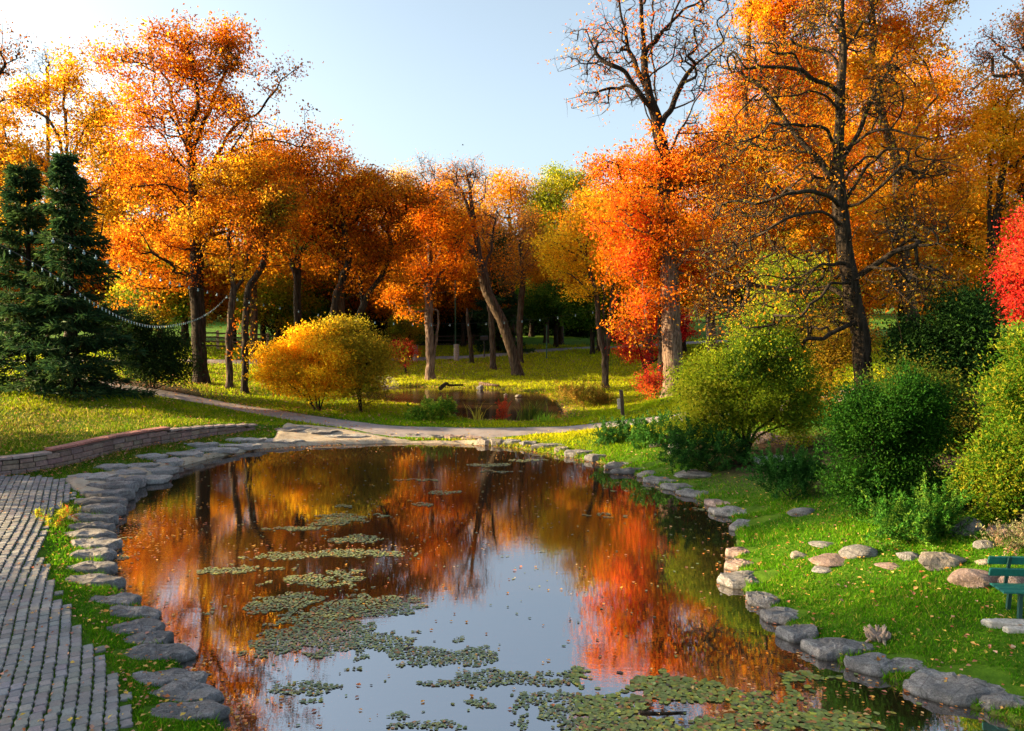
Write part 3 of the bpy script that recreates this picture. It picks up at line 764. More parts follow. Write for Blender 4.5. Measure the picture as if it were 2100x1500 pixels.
# ---------------------------------------------------------------- shrubs
def shrub(name, label, cat, blobs_, D, base, palette, n_clumps=260, per=60, leaf=.09, mode='round', seed=3, stems=7, mat=None, clump=.16, aspect=.5, group=None, inner=.25, depth=1.0, stemr=.035, dirup=.5, lobes=11):
    """blobs (px,py,rx,ry[,weight,depthoffset]) hold clumps of small leaves facing outward; stems rise from the foot"""
    rng = np.random.default_rng(seed)
    if D is None: g = gpt(*base); D = float(g[1])
    else: g = gD(base[0], D)
    root = empty(name, tuple(g), label, cat, group)
    cs = [(at(b_[0], b_[1], D+(b_[5] if len(b_) > 5 else 0)), b_[2]/F*D, b_[3]/F*D, (b_[4] if len(b_) > 4 else 1)) for b_ in blobs_]
    Wt = np.array([c[1]*c[2]*c[3] for c in cs]); Wt /= Wt.sum(); CP_, CN = [], []
    if lobes:
        c2 = []
        for (c, sx, sz, w_) in cs:
            for q_ in range(lobes):
                d = unit(rng.normal(0, 1, 3)); f = rng.uniform(.24, .5); c2.append((c+d*np.array([sx, sx*depth, sz])*rng.uniform(.55, .98), sx*f, sz*f*rng.uniform(.8, 1.25), w_))
        cs = c2; Wt = np.array([c[1]*c[2]*c[3] for c in cs]); Wt /= Wt.sum()
    for (c, sx, sz, w_), wt in zip(cs, Wt):
        k = max(3, int(n_clumps*wt)); d = unit(rng.normal(0, 1, (k, 3))); 
        r = np.where(rng.random(k) < inner, rng.random(k)**.6*.8, rng.normal(.95, .07, k))
        lob = unit(rng.normal(0, 1, (22, 3))); r = r*(.66+.46*np.exp((np.max(d@lob.T, axis=1)-1)*22))
        CP_.append(c+d*r[:, None]*np.array([sx, sx*depth, sz])); CN.append(unit(d/np.array([sx, sx, sz])))
    P0 = np.vstack(CP_); N0 = np.vstack(CN)
    ok = P0[:, 2] > H(P0[:, 0], P0[:, 1])-.02; P0, N0 = P0[ok], N0[ok]
    gid = np.repeat(np.arange(len(P0)), per)
    n = len(gid); s_ = clump*np.exp(rng.normal(0, .3, len(P0)))[gid][:, None]
    dd = unit(N0[gid]+np.array([0, 0, dirup])+rng.normal(0, .35, (n, 3)))
    if mode == 'spike':    # long feathery sprays
        t = rng.random(n)**.8; sp = unit(N0+np.array([0, 0, dirup])+rng.normal(0, .4, N0.shape))
        P = P0[gid]+sp[gid]*(t[:, None]*s_*3.0)+rng.normal(0, 1, (n, 3))*s_*.22*(1.2-t[:, None])
        dd = unit(sp[gid]+rng.normal(0, .45, (n, 3)))
    else: P = P0[gid]+rng.normal(0, 1, (n, 3))*s_+dd*s_*.3
    V = leaf_quads(rng, P, leaf, aspect=aspect, up=.3, dirs=dd, dj=.5)
    col = pal(rng, palette, n, gid, .2)
    mb = MB()
    for i in range(stems):
        tgt = P0[rng.integers(0, len(P0))]; st = g+np.array([rng.normal(0, .12), rng.normal(0, .12), -.05])
        mid = st*.45+tgt*.55+rng.normal(0, .12, 3)+np.array([0, 0, .1]); q_ = smooth_line(np.array([st, mid, tgt]), 4)
        mb.tube(q_, np.linspace(stemr, stemr*.3, len(q_)), 5, cap=False)
    if stems: mb.build('stems', BARKD, root, loc=g, smooth=True)
    polys('foliage', V, 4, mat or NEEDLE, root, col, loc=g); return root

# ---------------------------------------------------------------- stones
SLABS = []
def slab(name, label, cx, cy, w_, h_, thick=.16, rot=0, seed=0, mat=None, group=None, z=None, cat='stone slab', sink=.0, hs=1.12, rough=1.):
    """flat irregular slab; cx,cy,w,h in reference pixels of its top face, turned into metres on the ground"""
    rng = np.random.default_rng(seed+1000)
    w_ *= 1.32
    p = gpt(cx, cy)
    D = p[1]; dz = CAMH-p[2]; rx = w_/F*D/2; ry = h_*hs*D*D/(F*dz)/2
    if z is not None:      # shore stone: front foot on the waterline, top at height z
        pf, pb = pz(cx, cy+h_/2, 0), pz(cx, cy-h_/2, z); ry = max((pb[1]-pf[1])/2, .2)*1.25; p = np.array([(pf[0]+pb[0])/2, pf[1]+ry*.9, z]); rx = w_/F*p[1]/2
    SLABS.append((p[0], p[1], rx, ry, rot))
    n = 30; a = np.arange(n)*2*math.pi/n
    m = rng.integers(5, 8); ca = np.sort(rng.random(m)*.6+np.arange(m))*2*math.pi/m   # convex-ish polygon through m corners
    cr = rng.uniform(.88, 1.12, m); cx_ = cr*np.cos(ca); cy_ = cr*np.sin(ca); rad = np.zeros(n)
    for i in range(n):
        dx, dy = math.cos(a[i]), math.sin(a[i]); best = 1e9
        for j_ in range(m):
            x1, y1, x2, y2 = cx_[j_], cy_[j_], cx_[(j_+1) % m], cy_[(j_+1) % m]; ex, ey = x2-x1, y2-y1
            det = -dx*ey+dy*ex
            if abs(det) < 1e-9: continue
            t = (-x1*ey+y1*ex)/det; u__ = (dx*y1-dy*x1)/det
            if t > 0 and -1e-6 <= u__ <= 1+1e-6: best = min(best, t)
        rad[i] = min(best, 1.3)
    rad = rad*.82+.18*np.convolve(np.r_[rad[-1], rad, rad[0]], [1/3]*3, 'valid'); rad *= 1+rng.normal(0, .022, n)
    prof = [(.92, -thick-.1), (1.0, -thick*.75), (1.02, -thick*.35), (1.0, -.035), (.97, -.008), (.90, .0), (.66, .006), (.36, .006)]
    V = []
    ph = rng.random(4)*6
    for sc, dz_ in prof:
        x = rad*sc*np.cos(a)*rx*1.02; y = rad*sc*np.sin(a)*ry*1.02
        zz = dz_+.018*rough*np.sin(x*5+ph[0])*np.sin(y*6+ph[1])+.010*rough*np.sin(x*13+ph[2])+rng.normal(0, .006*rough, n)
        x = x*(1+rng.normal(0, .012, n)); y = y*(1+rng.normal(0, .012, n)); V.append(np.stack([x, y, zz], 1))
    V = np.vstack(V+[np.array([[0, 0, .012]])]); q_ = []
    for k_ in range(len(prof)-1):
        for i in range(n): q_.append((k_*n+i, k_*n+(i+1) % n, (k_+1)*n+(i+1) % n, (k_+1)*n+i))
    t0 = (len(prof)-1)*n
    for i in range(n): q_.append((t0+i, t0+(i+1) % n, len(V)-1))
    c_, s_ = math.cos(rot), math.sin(rot); V = np.stack([V[:, 0]*c_-V[:, 1]*s_, V[:, 0]*s_+V[:, 1]*c_, V[:, 2]], 1)
    mb = MB(); mb.add(V, q_); o = mb.build(name, mat or STONE, smooth=False)
    o.location = (p[0], p[1], p[2]+(-sink)); tag(o, label, cat, group); return o
def boulder(name, label, cx, cy, w_, h_, seed=0, mat=None, flat=.5, cat='rock', group=None, rot=0, planes=11, dd=1.0):
    """faceted rock whose picture box is centred at cx,cy (px) with width w_, height h_"""
    rng = np.random.default_rng(seed+500)
    p = gpt(cx, cy+h_*.42); D = p[1]; rx = w_/F*D/2; rz = h_/F*D*.62
    SLABS.append((p[0], p[1]+rx*dd*.3, rx*.9, rx*dd*.9, rot))
    nu, nv = 28, 16; th = np.linspace(0, math.pi, nv); ph = np.arange(nu)*2*math.pi/nu
    T, Pp = np.meshgrid(th, ph, indexing='ij'); d = np.stack([np.sin(T)*np.cos(Pp), np.sin(T)*np.sin(Pp), np.cos(T)], -1)
    pn = unit(rng.normal(0, 1, (planes, 3))); po = rng.uniform(.72, 1.0, planes)
    r = np.full(T.shape, 1.15)
    for nn_, oo in zip(pn, po):
        dt = d@nn_; r = np.where(dt > .05, np.minimum(r, oo/np.maximum(dt, .05)), r)
    r = r*(1+.04*np.sin(7*d[..., 0]+3*d[..., 1])*np.sin(6*d[..., 2]+2))*(1+rng.normal(0, .013, r.shape))
    r[0] = r[0].mean(); r[-1] = r[-1].mean()
    V = (d*r[..., None]*np.array([rx, rx*dd, rz])).reshape(-1, 3)
    q_ = [(i*nu+j_, (i+1)*nu+j_, (i+1)*nu+(j_+1) % nu, i*nu+(j_+1) % nu) for i in range(nv-1) for j_ in range(nu)]
    mb = MB(); mb.add(V, q_); o = mb.build(name, mat or STONE, smooth=False)
    o.location = (p[0], p[1]+rx*dd*.3, p[2]+rz*.12); o.rotation_euler = (0, 0, rot); tag(o, label, cat, group); return o
# ================================================================= TREES
_t1 = lambda x, y, r: r.random(len(x)) < np.where((x > 500) & (y < 260), .5, 1)
tree('maple_tree', 'tallest orange maple on the left, thick dark trunk and spreading crown against the sky', 'maple', (410, 768), 42,
     [(408, 700), (405, 600), (402, 500), (398, 420), (394, 340), (392, 290)],
     [(330, 130, 80, 85), (400, 110, 100, 75), (470, 150, 60, 70), (230, 130, 65, 60, .6), (330, 240, 120, 80, .8), (470, 270, 110, 80, .7), (575, 170, 60, 42, .55), (600, 240, 40, 60, .35),
      (310, 360, 100, 90, .7), (300, 480, 90, 90, .9), (450, 400, 120, 90, .7), (530, 360, 90, 60), (350, 560, 110, 60, .8), (480, 520, 60, 60, .5)],
     R=.36, N_=700, leaves=42000, leaf=.17, palette=ORANGE[:3]+DEEP+[(.85, .42, .03)], seed=11, bark=BARKD, leafmask=_t1, clear=.42, rtip=.017,
     limbs=[[(394, 300), (360, 235, 1), (345, 170, 1.5), (310, 120, 2)], [(395, 320), (350, 240, -1), (290, 180, -2), (222, 135, -2.5), (195, 110, -3)],
            [(400, 400), (440, 330, 1), (480, 260, 1), (530, 230, 0), (575, 170, -1), (622, 135, -1)], [(393, 290), (405, 200, -1), (395, 130, -1), (370, 60, -1)],
            [(394, 300), (430, 220, 1), (465, 140, 1), (500, 100, 1)], [(398, 440), (340, 380, -2), (280, 340, -3), (230, 320, -3)], [(402, 500), (350, 440, 2), (300, 420, 3)],
            [(404, 520), (450, 450, -2), (510, 420, -3), (570, 400, -3)], [(480, 300), (540, 290, 0), (620, 300, 1), (660, 310, 1)]])
tree('maple_tree', 'yellow orange maple rising behind the two spruces at the left edge', 'maple', (140, 760), 47,
     [(142, 650), (140, 520), (140, 400), (138, 320)],
     [(130, 190, 60, 55), (60, 240, 80, 70), (200, 260, 80, 70, .8), (40, 340, 80, 80), (240, 380, 80, 80, .8), (70, 440, 90, 70, .8), (250, 500, 60, 90, .8), (-60, 300, 80, 120)],
     R=.3, N_=420, leaves=26000, leaf=.19, palette=AMBER, seed=12, clear=.5,
     limbs=[[(139, 330), (110, 260), (60, 220), (10, 205)], [(140, 350), (170, 270), (220, 230)], [(140, 340), (135, 250), (130, 160)], [(140, 400), (80, 330), (30, 300), (-30, 290)]])
tree('maple_tree', 'thin topped brownish tree reaching in at the top left corner of the view', 'maple', (-60, 760), 36,
     [(-62, 600), (-60, 400), (-58, 250)],
     [(10, 100, 45, 35, .6), (-40, 150, 60, 60, .6), (-10, 240, 40, 40, .5), (-80, 60, 90, 70, .8), (-90, 330, 100, 120, .8)], R=.3, N_=260, leaves=4200, leaf=.15, palette=BROWN+DEEP[:2], seed=13, bark=BARKD,
     limbs=[[(-58, 260), (-20, 180), (20, 130), (50, 110)], [(-58, 300), (0, 210), (45, 205), (60, 215)]], twig=(2, .6))
tree('bare_tree', 'small leafless tree top showing between the left maples', 'tree', (97, 770), 55, [(98, 600), (98, 300), (98, 200), (97, 150)],
     [(95, 130, 30, 40), (80, 150, 20, 20)], R=.12, N_=90, leaves=0, twig=(3, .6), seed=14, rtip=.012)
# middle left group
def mt(*a, **k): return tree(*a, **k)
mt('maple_tree', 'orange maple with slender pale trunk right of the big left maple', 'maple', (467, 772), 41, [(470, 700), (474, 640), (478, 580), (470, 500), (480, 440)],
   [(480, 380, 90, 60), (430, 460, 70, 60, .7), (540, 430, 70, 60, .7), (500, 560, 60, 50, .4)], R=.17, N_=260, leaves=11000, leaf=.16, palette=AMBER, seed=21, bark=BARK, clear=.55,
   limbs=[[(474, 600), (500, 560), (515, 500), (540, 450)]])
mt('maple_tree', 'dark maple with a crooked leaning trunk beside the rail fence', 'maple', (500, 778), 40, [(502, 700), (506, 640), (512, 585), (530, 560), (545, 520), (535, 450)],
   [(560, 430, 70, 60), (520, 480, 60, 60, .8), (600, 520, 50, 50, .6)], R=.17, N_=200, leaves=7000, leaf=.16, palette=DEEP+OLIVE[:2], seed=22, bark=BARKD, clear=.5,
   limbs=[[(506, 630), (530, 628), (545, 625)]], stems=[[(487, 760), (497, 700), (503, 660)]])
mt('maple_tree', 'rusty orange maple over the middle of the yellow bush', 'maple', (612, 740), 46, [(611, 660), (610, 600), (612, 540), (606, 470), (612, 420)],
   [(560, 330, 70, 40, .8), (620, 350, 80, 60), (690, 380, 70, 50), (640, 440, 90, 60), (570, 480, 60, 50, .7), (700, 470, 60, 50, .7), (650, 290, 50, 40, .5)], R=.22, N_=380, leaves=19000, leaf=.17, palette=ORANGE+DEEP[:2], seed=23, bark=BARKD, clear=.55,
   limbs=[[(612, 560), (590, 520), (560, 480), (540, 440)], [(610, 540), (640, 480), (660, 400)]])
mt('maple_tree', 'maple with twisting dark limbs leaning right behind the yellow bush', 'maple', (672, 750), 45, [(678, 690), (688, 620), (700, 580), (715, 530), (705, 470), (700, 420)],
   [(660, 500, 60, 50, .7), (720, 420, 80, 60), (760, 380, 60, 40), (700, 540, 70, 40, .6), (640, 430, 50, 50)], R=.21, N_=300, leaves=13000, leaf=.16, palette=ORANGE, seed=24, bark=BARKD, clear=.5,
   limbs=[[(700, 590), (730, 580), (760, 600), (785, 615)]])
mt('maple_tree', 'deep orange maple whose dark trunk leans right above the bush top', 'maple', (722, 750), 46, [(728, 690), (740, 640), (758, 600), (780, 570), (800, 520), (795, 460)],
   [(780, 420, 80, 60), (740, 480, 60, 50), (820, 500, 60, 60), (790, 560, 60, 40, .6), (740, 380, 50, 30, .7), (830, 430, 50, 40, .8)], R=.2, N_=340, leaves=17000, leaf=.16, palette=DEEP+ORANGE[:2], seed=25, bark=BARKD, clear=.5,
   limbs=[[(750, 615), (740, 570), (755, 530)], [(762, 598), (790, 560), (830, 550)]])
mt('maple_tree', 'orange maple with a straight sunlit trunk between the two concrete pillars', 'maple', (883, 772), 50, [(881, 720), (880, 650), (878, 590), (882, 530), (880, 470)],
   [(850, 470, 70, 60), (920, 480, 60, 50), (860, 550, 80, 45), (940, 560, 50, 40, .8), (820, 620, 50, 45, .7), (900, 420, 60, 40, .8)], R=.28, N_=380, leaves=20000, leaf=.17, palette=ORANGE+DEEP[:1], seed=26, bark=BARKP, clear=.5,
   limbs=[[(880, 600), (860, 560), (830, 540)], [(880, 600), (905, 560), (930, 540)]], stems=[[(896, 690), (897, 650), (890, 620), (892, 590), (884, 560)]])
mt('bare_tree', 'reddish brown nearly bare tree with a long trunk leaning left over the meadow', 'tree', (1062, 762), 52, [(1050, 720), (1030, 660), (1000, 600), (985, 540), (975, 480), (960, 430), (945, 380)],
   [(900, 400, 60, 50, 1.2), (950, 370, 50, 40), (880, 450, 60, 50), (980, 450, 50, 40, .7), (870, 360, 30, 30, .8), (965, 340, 22, 22, .5), (920, 510, 50, 40, .6)], R=.33, N_=520, leaves=4500, leaf=.12, palette=REDBR+[(.55, .24, .05)], seed=27, bark=BARK,
   clear=.45, rtip=.016, twig=(3, .7), limbs=[[(990, 560), (1010, 500), (1015, 450), (1020, 420)], [(985, 540), (940, 480), (900, 440), (870, 400)], [(975, 470), (965, 400), (955, 340)]])
mt('maple_tree', 'slim dull trunked tree just left of the leaning bare tree', 'tree', (1012, 748), 55, [(1010, 700), (1006, 640), (1002, 560), (1005, 500)],
   [(1000, 500, 45, 50), (960, 540, 40, 40, .6), (1030, 560, 40, 40, .6)], R=.2, N_=160, leaves=4500, leaf=.15, palette=BROWN+DEEP[:2], seed=28, clear=.6, bark=BARK)
mt('maple_tree', 'slim tree with fine brown branches just behind the leaning bare tree', 'tree', (1067, 735), 58, [(1066, 680), (1068, 620), (1072, 560), (1066, 500)],
   [(1070, 520, 50, 60), (1100, 470, 40, 50), (1050, 580, 40, 30, .6)], R=.22, N_=220, leaves=5500, leaf=.15, palette=BROWN+ORANGE[:2], seed=29, clear=.5, bark=BARK, twig=(2, .6))
mt('maple_tree', 'broad orange round crowned maple on the skyline at the middle of the view', 'maple', (1050, 735), 74, [(1050, 640), (1048, 540), (1046, 470), (1044, 430)],
   [(1040, 400, 65, 45), (1000, 450, 50, 50), (1090, 430, 50, 50), (1040, 500, 80, 60), (1100, 510, 40, 50)], R=.3, N_=380, leaves=19000, leaf=.22, palette=AMBER+ORANGE[:2], seed=30, clear=.5, clump=.55, twig=(2, .7))
mt('maple_tree', 'pale brownish olive treetop on the skyline left of the leaning bare tree', 'tree', (815, 735), 78, [(815, 600), (815, 480), (815, 420)],
   [(800, 380, 45, 32), (845, 375, 30, 30), (820, 430, 60, 50), (860, 440, 40, 40), (770, 430, 40, 40)], R=.25, N_=260, leaves=11000, leaf=.2, palette=[(.5, .3, .1), (.6, .3, .06), (.4, .32, .1), (.45, .25, .1)], seed=31, clump=.55, twig=(2, .8))
mt('maple_tree', 'bright yellow green tree on the skyline right of centre', 'tree', (1150, 725), 72, [(1150, 600), (1150, 480), (1150, 430)],
   [(1150, 385, 45, 38), (1120, 420, 35, 35), (1190, 410, 35, 45), (1150, 450, 55, 45), (1200, 370, 20, 14, .6)], R=.25, N_=320, leaves=17000, leaf=.2, palette=YGREEN, seed=32, clump=.5, twig=(1, .5))
mt('maple_tree', 'golden vase shaped tree with several stems from one foot on the meadow', 'tree', (1243, 776), 46, [(1245, 720), (1250, 660), (1256, 600), (1262, 540), (1268, 480)],
   [(1180, 480, 60, 50), (1220, 440, 50, 40), (1260, 460, 60, 50), (1160, 540, 50, 45), (1230, 530, 70, 60), (1180, 590, 50, 30, .8), (1290, 540, 50, 70, .6), (1130, 490, 30, 40, .6)], R=.22, N_=420, leaves=17000, leaf=.16, palette=GOLD+AMBER[:2], seed=33, bark=BARK, clear=.35,
   stems=[[(1238, 730), (1228, 670), (1222, 600), (1200, 530), (1180, 480)], [(1240, 720), (1240, 650), (1236, 580), (1235, 500)]], limbs=[[(1250, 650), (1275, 590), (1300, 550)]])
_bm = lambda x, y, r: (y > 255+12*np.sin(x*.05)) | (r.random(len(x)) < .045)
mt('maple_tree', 'huge tree with a furrowed sunlit trunk, bare twisting top and orange lower crown', 'maple', (1383, 820), 36,
   [(1380, 740), (1376, 660), (1372, 560), (1368, 460), (1364, 380), (1356, 310), (1350, 270)],
   [(1300, 90, 90, 70), (1210, 110, 60, 70), (1380, 60, 80, 70), (1240, 200, 60, 50, .8), (1440, 130, 70, 70, .9), (1330, 180, 70, 50, .7), (1330, -60, 130, 80, .8), (1460, 30, 60, 60, .6),
    (1245, 345, 50, 28, .7), (1350, 340, 90, 40), (1450, 360, 70, 60), (1235, 400, 45, 26, .35), (1280, 440, 70, 60), (1215, 450, 30, 20, .3), (1380, 470, 90, 70), (1300, 520, 60, 60), (1330, 610, 70, 45), (1430, 540, 60, 60), (1300, 680, 40, 30, .5), (1440, 280, 50, 50, .6)],
   R=.44, N_=1350, leaves=31000, leaf=.15, palette=ORANGE+[(.85, .24, .02), (.72, .13, .02)], seed=34, bark=BARKP, clear=.22, rtip=.015, leafmask=_bm, twig=(2, .6), shell=2.0, bf=.15,
   limbs=[[(1362, 350), (1345, 290, -1), (1322, 220, -1), (1300, 175, -2), (1240, 140, -2), (1182, 118, -2)], [(1352, 280), (1338, 220, 0), (1322, 150, 0), (1320, 80, 1), (1310, -20, 1), (1300, -120, 1)],
          [(1350, 270), (1345, 180, 2), (1335, 90, 2), (1340, 0, 2), (1360, -100, 2)], [(1352, 270), (1390, 190, 1), (1420, 140, 1), (1480, 90, 1), (1500, 40, 1)], [(1360, 320), (1400, 260, -1), (1440, 190, -2), (1450, 150, -2)],
          [(1323, 220), (1280, 150, -1), (1230, 120, -1), (1200, 60, -1)], [(1364, 400), (1320, 360, -1), (1260, 340, -2)], [(1366, 420), (1410, 360, -1), (1450, 340, -2)], [(1370, 520), (1330, 480, -1), (1290, 470, -2)], [(1372, 560), (1420, 500, -1), (1460, 490, -2)],
          [(1336, 90), (1380, 40, 1), (1440, 0, 0)], [(1335, 210), (1290, 100, 1), (1270, 0, 1)]])
mt('maple_tree', 'thin dark trunked maple pressed against the left of the huge furrowed trunk', 'maple', (1357, 822), 37.5, [(1358, 740), (1356, 660), (1352, 580), (1350, 520)],
   [(1340, 500, 50, 50), (1310, 560, 40, 40, .7), (1370, 600, 40, 40)], R=.19, N_=150, leaves=5000, leaf=.14, palette=ORANGE, seed=35, bark=BARKD, clear=.6)
mt('maple_tree', 'orange maple with a slender lit trunk right of the huge furrowed trunk', 'maple', (1457, 730), 43, [(1456, 680), (1452, 620), (1444, 560), (1436, 480), (1430, 420)],
   [(1480, 400, 70, 70), (1420, 470, 50, 50), (1500, 480, 70, 70), (1470, 560, 70, 50), (1540, 420, 60, 60), (1560, 520, 60, 50), (1440, 640, 50, 30, .5)], R=.21, N_=420, leaves=22000, leaf=.15, palette=ORANGE+AMBER[:2], seed=36, bark=BARKP, clear=.45,
   stems=[[(1466, 690), (1462, 650), (1450, 600)]])
# right side orange mass
mt('maple_tree', 'very tall bright orange maple behind the dark horizontal limbs, left of their trunk', 'maple', (1600, 780), 40, [(1590, 650), (1580, 500), (1570, 350), (1560, 240)],
   [(1580, 60, 70, 80), (1640, 20, 80, 90), (1560, 180, 80, 70), (1650, 150, 80, 70), (1540, 290, 90, 60), (1640, 280, 80, 70), (1560, 390, 90, 60), (1660, 400, 70, 70), (1500, 330, 50, 60), (1600, -90, 110, 100), (1580, 500, 90, 60), (1690, 520, 60, 60), (1660, 620, 70, 40, .6)],
   R=.34, N_=800, leaves=52000, leaf=.17, palette=ORANGE+AMBER[:3], seed=37, clear=.3, twig=(1, .5),
   limbs=[[(1575, 400), (1530, 250), (1535, 100), (1540, -50)], [(1565, 300), (1600, 150), (1610, 0)]])
mt('maple_tree', 'very tall orange maple behind and to the right of the dark trunk', 'maple', (1880, 790), 41, [(1870, 650), (1850, 500), (1840, 350), (1830, 220)],
   [(1800, 30, 80, 80), (1860, 80, 70, 80), (1780, 150, 60, 70), (1850, 200, 70, 50, .5), (1900, 310, 80, 60, .8), (1800, 300, 60, 50, .5), (1850, 400, 80, 60, .9), (1930, 420, 60, 60), (1800, 480, 70, 60), (1880, 530, 80, 60), (1790, 600, 70, 50, .8), (1900, 620, 60, 40, .6), (1800, -90, 110, 100), (1930, 20, 60, 60, .4)],
   R=.33, N_=700, leaves=40000, leaf=.17, palette=AMBER+ORANGE[:3], seed=38, clear=.3,
   limbs=[[(1835, 330), (1800, 200), (1790, 60), (1790, -60)], [(1840, 380), (1890, 240), (1960, 165, 1), (2040, 140, 1), (2110, 140, 1)], [(1845, 420), (1900, 340), (1960, 310)]])
mt('maple_tree', 'yellow orange maple at the right edge with sky gaps around its twin stems', 'maple', (2010, 770), 40, [(2020, 650), (2040, 480), (2050, 400), (2060, 320)],
   [(2060, 260, 70, 50), (2100, 200, 60, 60), (2010, 300, 60, 50, .8), (2090, 320, 50, 40, .7), (2000, 430, 50, 40, .4), (2060, 520, 60, 60, .5), (2160, 300, 80, 150), (2080, 420, 50, 40, .7), (2040, 340, 40, 30, .7), (1990, 560, 50, 50, .8), (2130, 60, 60, 60, .4)],
   R=.26, N_=400, leaves=19000, leaf=.17, palette=AMBER[:3]+[(.86, .42, .03)], seed=39, bark=BARKD, clear=.4, stems=[[(2020, 650), (2028, 520), (2030, 400), (2030, 330)]])
mt('maple_tree', 'pale lavender brown twiggy treetop reaching in from the right edge of the view', 'tree', (2180, 760), 38, [(2180, 500), (2170, 300), (2150, 200)],
   [(2050, 110, 50, 50), (2090, 70, 50, 50), (2000, 170, 40, 30, .6), (2120, 140, 60, 60)], R=.25, N_=260, leaves=2600, leaf=.13, palette=REDBR, seed=40, twig=(3, .6))

# dark tree with long level limbs in front
_lb = [[(1735, 400), (1790, 330, .5), (1880, 260, 1), (1970, 215, 1.5), (2060, 200, 2)], [(1745, 560), (1830, 520, -.5), (1930, 500, -1), (2030, 540, -1.5)], [(1728, 300), (1800, 270, -.5), (1900, 280, -1), (2000, 262, -1.5)], [(1726, 180), (1650, 150, -.5), (1560, 140, -1), (1490, 150, -1.5)], [(1724, 140), (1700, 108, .5), (1640, 97, 1), (1560, 86, 1.5), (1470, 78, 2), (1400, 88, 2.5)],
       [(1712, 215), (1680, 190, -.5), (1620, 196, -1), (1540, 204, -1.5), (1480, 196, -2)],
       [(1715, 300), (1690, 262, -.5), (1640, 254, -1), (1590, 262, -1.5), (1540, 284, -2), (1470, 305, -2.5), (1420, 322, -3)],
       [(1726, 330), (1680, 300, 1), (1620, 250, 1.5), (1560, 218, 2), (1500, 205, 2.5)],
       [(1722, 420), (1690, 395, -1), (1620, 400, -1.5), (1540, 404, -2), (1470, 398, -2.5)],
       [(1724, 470), (1690, 436, -1), (1640, 440, -1.6), (1570, 470, -2.4), (1500, 506, -3), (1440, 530, -3.4)],
       [(1730, 540), (1690, 545, -1), (1640, 580, -1.8), (1570, 620, -2.5), (1490, 632, -3), (1420, 622, -3.4)],
       [(1738, 610), (1700, 592, 1), (1640, 600, 1.5), (1560, 590, 2), (1480, 580, 2.5)],
       [(1735, 580), (1700, 585, -1.5), (1650, 640, -2.2), (1590, 680, -3), (1500, 690, -3.6)],
       [(1722, 370), (1690, 340, 0), (1650, 300, 0), (1600, 230, .5), (1560, 180, .5), (1500, 130, 1)],
       [(1738, 480), (1770, 455, -1), (1830, 458, -1.6), (1890, 485, -2.2), (1950, 520, -3)],
       [(1748, 570), (1785, 548, -1), (1850, 556, -1.8), (1910, 580, -2.4), (1985, 566, -3)],
       [(1748, 590), (1790, 560, -1.5), (1840, 590, -2.2), (1880, 640, -2.8)],
       [(1735, 380), (1770, 330, 1), (1830, 322, 1.6), (1900, 333, 2.2), (1970, 330, 3)],
       [(1730, 430), (1775, 410, -.5), (1850, 340, -1), (1910, 330, -1.2), (1990, 350, -2)],
       [(1735, 330), (1765, 260, .3), (1795, 190, .6), (1820, 145, .6), (1860, 120, .8), (1880, 60, 1), (1885, -20, 1)],
       [(1808, 160), (1850, 128, -.5), (1930, 140, -1)], [(1726, 100), (1760, 60, .5), (1790, 20, .5)], [(1722, 60), (1690, 20, .5), (1660, -20, 1)],
       [(1745, 640), (1700, 690, -1), (1650, 700, -1.5), (1580, 730, -2)], [(1750, 660), (1800, 640, -1), (1850, 660, -1.5)],
       [(1724, 250), (1780, 215, 1), (1840, 205, 1.5), (1920, 190, 2)]]
tree('larch_tree', 'dark foreground tree with a tall straight trunk and long level drooping limbs', 'tree', (1776, 800), 24,
     [(1768, 720), (1752, 640), (1740, 560), (1730, 480), (1722, 400), (1720, 300), (1724, 200), (1728, 100), (1724, 0), (1720, -110), (1716, -220)],
     [(1540, 130, 120, 50), (1600, 200, 110, 50), (1560, 300, 130, 50), (1560, 420, 130, 60), (1560, 540, 140, 60), (1540, 640, 130, 50), (1850, 350, 110, 60), (1860, 470, 100, 50), (1880, 580, 100, 50), (1800, 200, 90, 80), (1720, 50, 110, 90), (1720, -100, 90, 90), (1620, 700, 90, 40), (1700, 380, 70, 90), (1690, 600, 70, 90)],
     R=.27, N_=2500, leaves=11500, leaf=.105, palette=[(.5, .2, .015), (.3, .17, .02), (.58, .24, .015), (.2, .17, .02)], seed=41, bark=BARKD, limbs=_lb, clear=.25, rtip=.012, bf=.03, upw=.15, shell=2.5, clump=.2, twig=(2, .6), depth=.9, up=.2)

# small red plants
def mtree_red(name, label, px, D, blobs_, palette, n, seed, R=.06): return tree(name, label, 'maple', (px, 0), D, [blobs_[0][:2]], blobs_, R=R, N_=120, leaves=n, leaf=.11, palette=palette, seed=seed, clear=.3, rtip=.01, bark=BARKD, clump=.2, twig=(1, .3))
mtree_red('red_maple', 'small bright red maple sapling beside the left concrete pillar', 833, 53, [(826, 720, 20, 17), (815, 722, 14, 14), (842, 722, 14, 12), (833, 742, 12, 8)], REDP, 3200, 51)
mtree_red('red_maple', 'crimson maple bush left of the huge furrowed trunk', 1345, 39, [(1300, 690, 42, 28), (1345, 680, 40, 40), (1290, 715, 30, 16), (1400, 670, 36, 30), (1330, 730, 40, 14)], REDP[:3]+DKRED[:2], 8500, 52, .08)
mtree_red('red_maple', 'low dark red shrub at the foot of the thin dark trunk', 1350, 36.5, [(1342, 785, 22, 20), (1325, 775, 14, 10), (1350, 800, 12, 14)], DKRED, 1600, 53)
